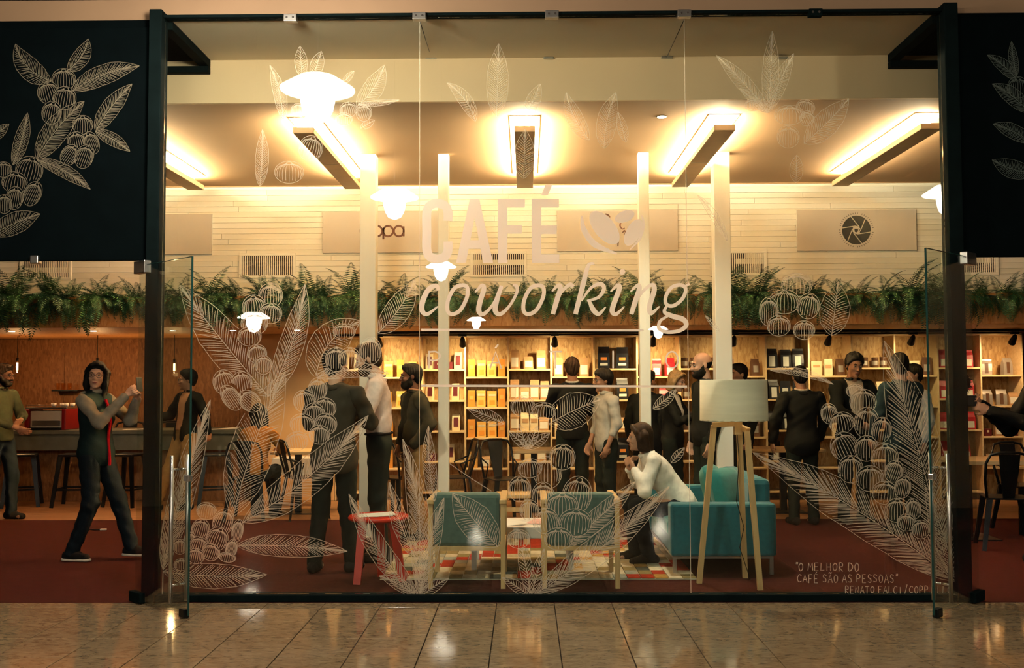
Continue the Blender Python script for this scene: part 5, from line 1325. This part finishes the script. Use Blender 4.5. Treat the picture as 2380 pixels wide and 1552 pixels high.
# ------------------------------------------------------------------ drawings on glass and boards
def holder(px):
    return PANES[0] if px < 975 else PANES[1] if px < 1598 else PANES[2]
def _bez(a, c, b, t): return (a[0]*(1-t)**2+2*c[0]*t*(1-t)+b[0]*t*t, a[1]*(1-t)**2+2*c[1]*t*(1-t)+b[1]*t*t)
def leaf(base, tip, w, bend=0.0, lw=1.5, dens=5.0, m='etch_white', par=None, Y=None, wl=1.0, wr=1.0, seed=0, occ=()):
    rn = random.Random(int(base[0]*7+tip[1]*3+seed)); sb = SB(Y or GY); sb.occ = occ
    dx, dy = tip[0]-base[0], tip[1]-base[1]; L_ = math.hypot(dx, dy); nx, ny = -dy/L_, dx/L_
    c = ((base[0]+tip[0])/2+nx*bend*L_, (base[1]+tip[1])/2+ny*bend*L_)
    mid = [_bez(base, c, tip, i/20) for i in range(21)]
    sb.stroke(mid, [lw*1.3]*15+[lw]*6)
    prof = lambda t: (math.sin(math.pi*min(1, t**.85)))**.85 if 0 < t < 1 else 0
    edges = {}
    for sd, k in ((1, wl), (-1, wr)):
        pts = []
        for i in range(21):
            t = i/20; a = mid[max(i-1, 0)]; b = mid[min(i+1, 20)]; ex, ey = b[0]-a[0], b[1]-a[1]; l = math.hypot(ex, ey) or 1
            q = prof(t)*w*k*sd*(1+.05*math.sin(9*t+rn.random()*2)); pts.append((mid[i][0]-ey/l*q, mid[i][1]+ex/l*q))
        edges[sd] = pts; sb.stroke(pts, lw*.9)
    n = max(5, int(L_/dens))
    for sd in (1, -1):
        for i in range(1, n):
            t = i/n*.92; t2 = min(.99, t+.11+.03*rn.random())
            f = t*20; i0 = int(f); a = mid[i0]; b = mid[min(i0+1, 20)]; p = (a[0]+(b[0]-a[0])*(f-i0), a[1]+(b[1]-a[1])*(f-i0))
            f = t2*20; i0 = int(f); a = edges[sd][i0]; b = edges[sd][min(i0+1, 20)]; e = (a[0]+(b[0]-a[0])*(f-i0), a[1]+(b[1]-a[1])*(f-i0))
            r0, r1 = rn.uniform(.0, .10), rn.uniform(.80, 1.0)
            m_ = ((p[0]+e[0])/2+dx/L_*1.5*0, (p[1]+e[1])/2)
            P0 = (p[0]+(e[0]-p[0])*r0, p[1]+(e[1]-p[1])*r0); P1 = (p[0]+(e[0]-p[0])*r1, p[1]+(e[1]-p[1])*r1)
            cc = ((P0[0]+P1[0])/2+dx/L_*w*.06, (P0[1]+P1[1])/2+dy/L_*w*.06)
            sb.stroke([_bez(P0, cc, P1, u/3) for u in range(4)], [lw*1.1, lw, lw*.8, lw*.5])
    o = sb.build('leaf_drawing', m, par or holder(c[0])); o['kind'] = 'stuff'; return o
def berry(cx, cy, rx, ry, rot=0, lw=1.4, m='etch_white', par=None, Y=None, occ=()):
    sb = SB(Y or GY); sb.occ = occ; ca, sa = math.cos(R(rot)), math.sin(R(rot))
    tr = lambda x, y: (cx+x*ca-y*sa, cy+x*sa+y*ca)
    sb.ellipse(cx, cy, rx, ry, lw, rot=rot, n=30)
    e = tr(0, -ry*.80); sb.ellipse(e[0], e[1], rx*.20, ry*.12, lw*1.2, rot=rot, n=10)
    n = 11
    for i in range(n):
        u = -1+2*i/(n-1); a = u*1.25
        p0 = (rx*.20*math.sin(a*1.15), -ry*.80+ry*.10*math.cos(a)*1.0)
        px_ = rx*1.0*math.sin(a); end = .80-.55*abs(u)**1.5+(.12 if i % 2 else 0)
        p1 = (px_*.80, -ry*.45); p2 = (px_*.98, ry*.15); p3 = (px_*.92, ry*end)
        sb.stroke([tr(*q) for q in catmull([p0, p1, p2, p3] if end > .2 else [p0, p1, p2], 5)], lw)
    o = sb.build('berry_drawing', m, par or holder(cx)); o['kind'] = 'stuff'; return o

# left and right boards (chalk)
BY = 6.8395
for b_, t_, w_, bd in (((119, 188), (36, 102), 26, -.28), ((156, 164), (205, 90), 20, .22), ((166, 212), (324, 153), 24, -.12), ((222, 306), (307, 195), 22, -.08), ((222, 306), (302, 352), 15, -.10), ((86, 372), (196, 235), 30, -.10),
                       ((86, 372), (210, 440), 16, -.12), ((30, 383), (64, 262), 17, .06), ((-20, 545), (93, 497), 26, -.05), ((-30, 330), (21, 288), 14, .0)):
    leaf(b_, t_, w_, bd, 1.1, 4.6, 'chalk', bl, BY)
BL = []
for q in ((148, 184, 28, 25, 0), (112, 215, 25, 26, -15), (150, 228, 27, 27, 10), (120, 262, 23, 27, 10), (192, 290, 24, 22, 0), (178, 330, 22, 24, -10), (212, 332, 18, 27, -20), (162, 360, 20, 26, 35), (196, 364, 21, 28, 20), (68, 395, 32, 32, 15),
          (34, 424, 30, 25, 10), (76, 450, 20, 30, 25), (34, 460, 20, 27, 10), (10, 474, 18, 22, 0), (8, 394, 20, 18, 0)):
    BL.append(q)
for i_, q in enumerate(BL): berry(*q, 1.0, 'chalk', bl, BY, [e[:4] for e in BL[i_+1:]])
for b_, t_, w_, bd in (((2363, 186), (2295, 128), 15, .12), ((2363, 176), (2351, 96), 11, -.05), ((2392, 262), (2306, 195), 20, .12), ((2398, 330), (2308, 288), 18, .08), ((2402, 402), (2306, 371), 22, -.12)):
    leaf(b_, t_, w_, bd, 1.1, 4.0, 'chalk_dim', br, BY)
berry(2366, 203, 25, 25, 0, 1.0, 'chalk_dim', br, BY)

# window: upper sprays
for b_, t_, w_, bd in (((658, 279), (627, 151), 15, .10), ((702, 178), (697, 107), 15, .0), ((728, 178), (747, 119), 16, .0), ((795, 195), (823, 165), 8, 0), ((828, 249), (893, 151), 24, .15), ((833, 242), (928, 232), 7, .05), ((838, 298), (871, 279), 9, 0), ((604, 433), (610, 301), 16, .03),
                       ((1105, 282), (1039, 192), 16, .18), ((1154, 272), (1159, 101), 26, .0), ((1223, 272), (1256, 195), 17, .0), ((1217, 415), (1221, 300), 24, 0), ((1370, 325), (1316, 215), 20, -.14), ((1404, 345), (1432, 215), 24, -.10), ((1455, 330), (1436, 260), 12, 0),
                       ((1787, 262), (1795, 72), 20, .0), ((1869, 333), (1973, 229), 30, .05), ((1785, 262), (1664, 128), 18, .05), ((1787, 260), (1845, 124), 18, -.05), ((1785, 262), (1720, 205), 10, 0), ((1850, 424), (1852, 360), 16, .0), ((1690, 560), (1620, 452), 10, .1)):
    leaf(b_, t_, w_, bd, 1.1, 5.5, 'etch_faint')
for q in ((693, 257, 17, 17, 0), (809, 255, 20, 18, -10), (846, 262, 18, 20, 15), (799, 277, 20, 15, 0), (722, 345, 28, 30, 15), (672, 400, 34, 26, 0), (1751, 243, 20, 15, -10), (1835, 267, 35, 23, 0), (1872, 250, 22, 19, 10), (1876, 275, 17, 18, 20), (1832, 318, 26, 26, 0)):
    berry(*q, 1.0, 'etch_faint')
# window: big left plant
GB, GL = [], []
for b_, t_, w_, bd, k in (((624, 921), (418, 663), 48, -.02, 5), ((624, 921), (709, 660), 30, .10, 4.4), ((734, 878), (838, 746), 44, -.30, 5), ((879, 774), (964, 650), 30, .10, 4.5), ((734, 878), (905, 868), 18, -.16, 5), ((542, 1200), (663, 863), 54, -.06, 5.2), ((379, 1324), (489, 929), 30, -.02, 5.2),
                          ((563, 1214), (856, 965), 42, .10, 4.6), ((550, 1267), (807, 1281), 27, -.04, 5), ((379, 1328), (620, 1335), 30, .06, 5), ((379, 1324), (432, 1098), 22, -.02, 6)):
    GL.append((b_, t_, w_, bd, 1.5, k*1.5))
for q in ((629, 686, 28, 28, 0), (591, 715, 28, 30, -5), (629, 728, 26, 24, 5), (591, 752, 31, 26, 0), (580, 782, 27, 22, 0), (598, 822, 22, 22, -8), (612, 848, 20, 22, 0), (521, 888, 26, 29, -15), (562, 890, 24, 27, -8), (537, 924, 20, 33, -35), (580, 932, 22, 30, -50),
          (800, 770, 26, 18, 0), (781, 835, 25, 28, 0), (812, 833, 25, 26, 5), (861, 815, 25, 32, 0), (738, 905, 22, 28, 10), (707, 932, 25, 26, -10), (755, 948, 26, 24, 8), (730, 962, 24, 26, 0), (757, 985, 26, 25, 15), (702, 985, 28, 24, 0), (690, 1025, 26, 22, -10), (742, 1010, 24, 22, 5),
          (480, 1187, 23, 20, 10), (519, 1213, 24, 32, 20), (552, 1233, 13, 27, 10), (466, 1230, 21, 25, 15), (505, 1252, 25, 28, 20), (441, 1254, 14, 18, 10), (462, 1267, 22, 20, 15), (490, 1283, 21, 20, 20), (538, 1275, 13, 23, 15), (455, 1292, 20, 18, 10), (528, 1295, 20, 11, 10), (422, 1312, 18, 14, 0), (418, 1270, 16, 18, 0)):
    GB.append(q+(1.4,))
sb = SB(GY); sb.stroke([(379, 1326), (377, 1386)], 2.2); sb.build('stem_drawing', 'etch_white', PANES[0])
# window: the two bottom sprays and the middle plant
for b_, t_, w_, bd, k in (((975, 1391), (811, 1148), 26, -.10, 4.6), ((975, 1391), (936, 1020), 26, .10, 5), ((975, 1391), (1032, 1157), 24, -.05, 4.6), ((975, 1391), (881, 1338), 14, .10, 5), ((975, 1391), (1043, 1344), 13, -.10, 5), ((1010, 1165), (996, 990), 16, -.06, 5), ((1157, 1270), (1052, 1147), 40, -.02, 4.6), ((968, 1300), (905, 1120), 20, -.08, 5),
                          ((1233, 1387), (1167, 1342), 13, .05, 5), ((1233, 1387), (1205, 1250), 16, .05, 6), ((1233, 1387), (1265, 1275), 14, .0, 6), ((1233, 1387), (1556, 1130), 34, .06, 4.6), ((1307, 1272), (1476, 1119), 24, .05, 4.6), ((1275, 985), (1396, 928), 42, -.05, 4.6), ((1227, 1043), (1181, 1000), 10, 0, 5), ((1227, 1043), (1205, 985), 12, 0, 5), ((1227, 1043), (1278, 1006), 12, 0, 5),
                          ((1227, 1043), (1250, 990), 11, 0, 5), ((1518, 950), (1572, 905), 13, .05, 4.5), ((1560, 1075), (1591, 1040), 10, .0, 4.5), ((1172, 985), (1085, 948), 15, .05, 5)):
    GL.append((b_, t_, w_, bd, 1.4, k*1.4))
for q in ((1208, 1136, 26, 30, 0), (1273, 1098, 33, 38, 0), (1341, 1150, 34, 44, 10), (1262, 1152, 26, 32, 0), (1307, 1174, 37, 30, 0), (1268, 1210, 30, 30, -10), (1337, 1214, 38, 32, 5), (1298, 1252, 33, 26, 0), (1307, 1062, 30, 30, 5), (1232, 1088, 28, 22, -5), (1215, 943, 28, 24, -10), (1264, 955, 28, 20, 5), (1205, 1252, 26, 22, 0), (1230, 1185, 22, 24, 0)):
    GB.append(q+(1.4,))
sb = SB(GY); sb.stroke(catmull([(1045, 1077), (1090, 1108), (1142, 1141)], 6), 1.6); sb.build('stem_drawing', 'etch_white', PANES[1])
# window: right plant
for b_, t_, w_, bd, k in (((2222, 1351), (1750, 1052), 52, .06, 4.6), ((2195, 1290), (2055, 792), 58, .03, 5), ((1933, 780), (1948, 656), 36, .0, 5), ((1672, 770), (1639, 733), 5, 0, 6), ((1790, 860), (1937, 893), 9, -.14, 6), ((2222, 1351), (2150, 1130), 26, .05, 6)):
    GL.append((b_, t_, w_, bd, 1.3, k*1.3))
for q in ((1987, 908, 20, 16, 0), (2006, 933, 31, 29, 0), (1927, 961, 19, 24, -10), (2014, 982, 29, 36, 5), (1956, 982, 29, 25, -10), (2049, 999, 23, 30, 8), (1962, 1037, 32, 34, -25), (2014, 1042, 27, 30, 0), (2057, 1062, 31, 32, 0), (1977, 1090, 29, 32, 0), (2022, 1112, 32, 30, 0), (2078, 1095, 21, 26, 20), (2057, 1145, 30, 27, 8), (2098, 1132, 19, 26, 10), (2086, 1186, 30, 28, 0), (2123, 1182, 17, 24, -10), (2107, 1214, 21, 20, 10), (2140, 1230, 21, 22, -10),
          (1852, 662, 36, 27, 0), (1823, 701, 36, 28, 0), (1787, 724, 22, 34, 0), (1879, 711, 26, 30, 10), (1810, 757, 27, 24, 0), (1869, 767, 25, 22, 0)):
    GB.append(q+(1.3,))

for i_, q in enumerate(GB): berry(*q, occ=[e[:4] for e in GB[i_+1:]])
for q in GL: leaf(*q, occ=[e[:4] for e in GB])

# window: lettering
def put(sb, name, m='vinyl_cream', px=1200):
    return sb.build(name, m, holder(px))
s = SB(GY); s.curve([(1041, 513), (1041, 492), (1034, 478), (1016, 472), (999, 478), (992, 494), (992, 537), (992, 580), (999, 596), (1016, 602), (1034, 596), (1041, 582), (1041, 561)], 21, 5); put(s, 'letter')
s = SB(GY); s.fill([(1060, 611), (1092, 462), (1103, 462), (1103, 505), (1083, 611)]); s.fill([(1103, 462), (1114, 462), (1146, 611), (1123, 611), (1103, 505)]); s.fill([(1093, 558), (1113, 558), (1117, 578), (1089, 578)]); put(s, 'letter')
s = SB(GY); s.fill([(1157, 462), (1220, 462), (1220, 482), (1179, 482), (1179, 523), (1213, 523), (1213, 543), (1179, 543), (1179, 611), (1157, 611)]); put(s, 'letter')
s = SB(GY); s.fill([(1236, 462), (1299, 462), (1299, 482), (1258, 482), (1258, 524), (1294, 524), (1294, 544), (1258, 544), (1258, 591), (1300, 591), (1300, 611), (1236, 611)]); put(s, 'letter')
s = SB(GY); s.fill([(1257, 454), (1268, 429), (1284, 429), (1273, 454)]); put(s, 'accent')
def blob(cx, cy, rx, ry, rot):
    c, q = math.cos(R(rot)), math.sin(R(rot)); s = SB(GY)
    s.fill([(cx+rx*math.cos(a)*c-ry*math.sin(a)*q, cy+rx*math.cos(a)*q+ry*math.sin(a)*c) for a in [2*math.pi*i/32 for i in range(32)]]); return s
put(blob(1405, 529, 47, 24, 50), 'bean_mark'); put(blob(1452, 503, 24, 13, -22), 'bean_mark'); put(blob(1472, 540, 34, 17, -62), 'bean_mark')
s = SB(GY); s.curve([(1352, 501), (1357, 533), (1383, 568), (1434, 590)], [3, 13, 15, 4], 8); put(s, 'bean_mark')
s = SB(GY); s.curve([(1492, 500), (1496, 526), (1486, 556), (1464, 580)], [4, 5, 6, 2], 8); put(s, 'bean_mark')
cv = lambda pts: [(850+x/2.975, 430+y/2.975) for x, y in pts]
def script(name_, strokes):
    s = SB(GY)
    for i, (pts, ws, cl) in enumerate(strokes):
        s.Y = GY-.0004*i; s.curve(cv(pts), [w_/2.975 for w_ in ws] if not cl else ws[0]/2.975, 8, cl)
    o = put(s, 'letter'); return o
oo = [(668, 692), (612, 715), (570, 795), (566, 868), (600, 892), (655, 862), (700, 775), (703, 710)]
script('c', [([(502, 728), (490, 695), (440, 715), (398, 790), (388, 862), (425, 892), (500, 838)], [22, 26, 34, 38, 36, 28, 8], False)])
script('o', [(oo, [27], True)])
script('w', [([(756, 742), (800, 694), (818, 716), (792, 800), (782, 868), (812, 892), (868, 840), (922, 745), (940, 695)], [10, 24, 34, 36, 36, 28, 18, 16, 22], False), ([(938, 700), (905, 800), (896, 868), (930, 892), (990, 840), (1042, 750), (1044, 702), (1018, 690)], [26, 36, 36, 28, 20, 20, 26, 16], False)])
script('o', [([(x+526, y) for x, y in oo], [27], True)])
script('r', [([(1288, 735), (1332, 692), (1346, 716), (1320, 800), (1294, 892)], [10, 26, 34, 36, 30], False), ([(1316, 806), (1362, 730), (1412, 688), (1434, 706)], [12, 20, 28, 30], False)])
script('k', [([(1582, 542), (1540, 556), (1505, 680), (1450, 892)], [10, 26, 36, 32], False), ([(1492, 800), (1556, 712), (1622, 684), (1648, 716), (1610, 775), (1530, 800)], [12, 20, 28, 28, 22, 14], False), ([(1545, 800), (1574, 862), (1612, 890), (1660, 842)], [20, 36, 28, 8], False)])
script('i', [([(1692, 738), (1742, 692), (1754, 716), (1716, 820), (1704, 872), (1732, 892), (1790, 838)], [10, 24, 34, 36, 34, 26, 8], False)])
put(blob(850+1775/2.975, 430+600/2.975, 6.5, 6.5, 0), 'letter_dot')
script('n', [([(1830, 738), (1880, 692), (1892, 716), (1862, 810), (1836, 892)], [10, 24, 34, 36, 30], False), ([(1856, 830), (1912, 740), (1976, 690), (1996, 722), (1962, 840), (1974, 886), (2032, 838)], [12, 20, 26, 34, 36, 30, 8], False)])
script('g', [([(2176, 690), (2112, 710), (2074, 775), (2082, 826), (2132, 832), (2192, 782), (2212, 718)], [25], True), ([(2198, 704), (2240, 682)], [14, 18], False), ([(2086, 830), (2066, 876), (2120, 905), (2194, 928), (2216, 968), (2170, 1006), (2086, 1016), (2030, 992), (2036, 940), (2090, 905)], [14, 26, 34, 36, 32, 26, 24, 26, 22, 14], False)])
s = SB(GY); s.stroke([(979, 766), (1496, 767.5)], 5.2); put(s, 'lettering_rule')
s = SB(GY); s.stroke([(979, 896), (1597, 898)], 5.2); put(s, 'lettering_rule')
s = SB(GY); s.stroke([(997, 815), (997, 856)], 4); s.curve([(999, 817.5), (1014, 817.5), (1023, 827), (1014, 837), (999, 837)], 3.6, 6); put(s, 'letter')
s = SB(GY); s.stroke([(1139, 856), (1152, 817), (1165, 856)], 3.8); s.stroke([(1144.5, 843), (1159.5, 843)], 3.2); put(s, 'letter')
s = SB(GY); s.stroke([(1151, 809), (1158, 800)], 4); put(s, 'accent')
s = SB(GY); s.stroke([(1276, 817), (1306, 817)], 3.6); s.stroke([(1291, 819), (1291, 856)], 3.8); put(s, 'letter')
s = SB(GY); s.stroke([(1425, 815), (1425, 856)], 4); put(s, 'letter')
s = SB(GY); s.ellipse(1562, 836, 14, 19, 3.8); put(s, 'letter')
# handwriting at the lower right of the window
STR = {'A': [[(0, 1), (.45, 0), (.9, 1)], [(.2, .62), (.72, .62)]], 'C': [[(.85, .15), (.45, 0), (.05, .45), (.3, .95), (.85, .85)]], 'D': [[(.1, 0), (.1, 1), (.6, .9), (.85, .5), (.55, .08), (0, 0)]], 'E': [[(.75, 0), (.1, 0), (.1, 1), (.8, 1)], [(.1, .5), (.65, .48)]],
       'F': [[(.75, 0), (.1, 0), (.1, 1)], [(.1, .5), (.6, .48)]], 'H': [[(.1, 0), (.1, 1)], [(.8, 0), (.8, 1)], [(.1, .5), (.8, .5)]], 'I': [[(.4, .1), (.4, 1)]], 'L': [[(.15, 0), (.1, 1), (.75, .95)]], 'M': [[(0, 1), (.15, 0), (.45, .6), (.8, 0), (.92, 1)]], 'N': [[(.05, 1), (.1, 0), (.75, 1), (.8, 0)]],
       'O': [[(.45, 0), (.08, .4), (.3, .98), (.75, .8), (.8, .25), (.4, 0)]], 'P': [[(.1, 1), (.12, 0), (.7, .08), (.68, .45), (.12, .55)]], 'R': [[(.1, 1), (.12, 0), (.7, .08), (.66, .42), (.12, .52), (.78, 1)]], 'S': [[(.8, .12), (.35, 0), (.15, .3), (.7, .6), (.6, .95), (.08, .88)]], 'T': [[(0, .05), (.85, 0)], [(.42, 0), (.4, 1)]],
       '"': [[(.25, -.1), (.2, .15)], [(.5, -.1), (.45, .15)]], '/': [[(.7, -.25), (.1, 1.2)]], '~': [[(.1, -.15), (.35, -.28), (.5, -.15), (.75, -.28)]], "'": [[(.35, -.12), (.6, -.35)]]}
def hand(text, x0, y0, x1, h, slope=0.0):
    s = SB(GY); rn = random.Random(x0); n = sum(.55 if ch in ' "I' else 0 if ch in "~'" else 1 for ch in text); ad = (x1-x0)/n; x = x0; last = x0
    for ch in text:
        if ch == ' ': x += ad*.55; continue
        comb = ch in "~'"; bx = last if comb else x
        sy = h*rn.uniform(.9, 1.05)
        for pl in STR[ch]:
            s.stroke([(bx+px*ad*.86, y0+slope*(bx-x0)+py*sy) for px, py in (catmull(pl, 4) if ch in 'OCSPRD~' else pl)], 1.7)
        if not comb: last = x; x += ad*(.55 if ch in '"I' else 1)
    o = s.build('handwriting', 'etch_white', PANES[2]); o['kind'] = 'stuff'
hand('"O MELHOR DO', 1848, 1308, 2000, 19); hand("CAFE' SA~O AS PESSOAS\"", 1853, 1335, 2088, 19); hand('RENATO FALCI /COPPIELLO', 1964, 1362, 2214, 17)
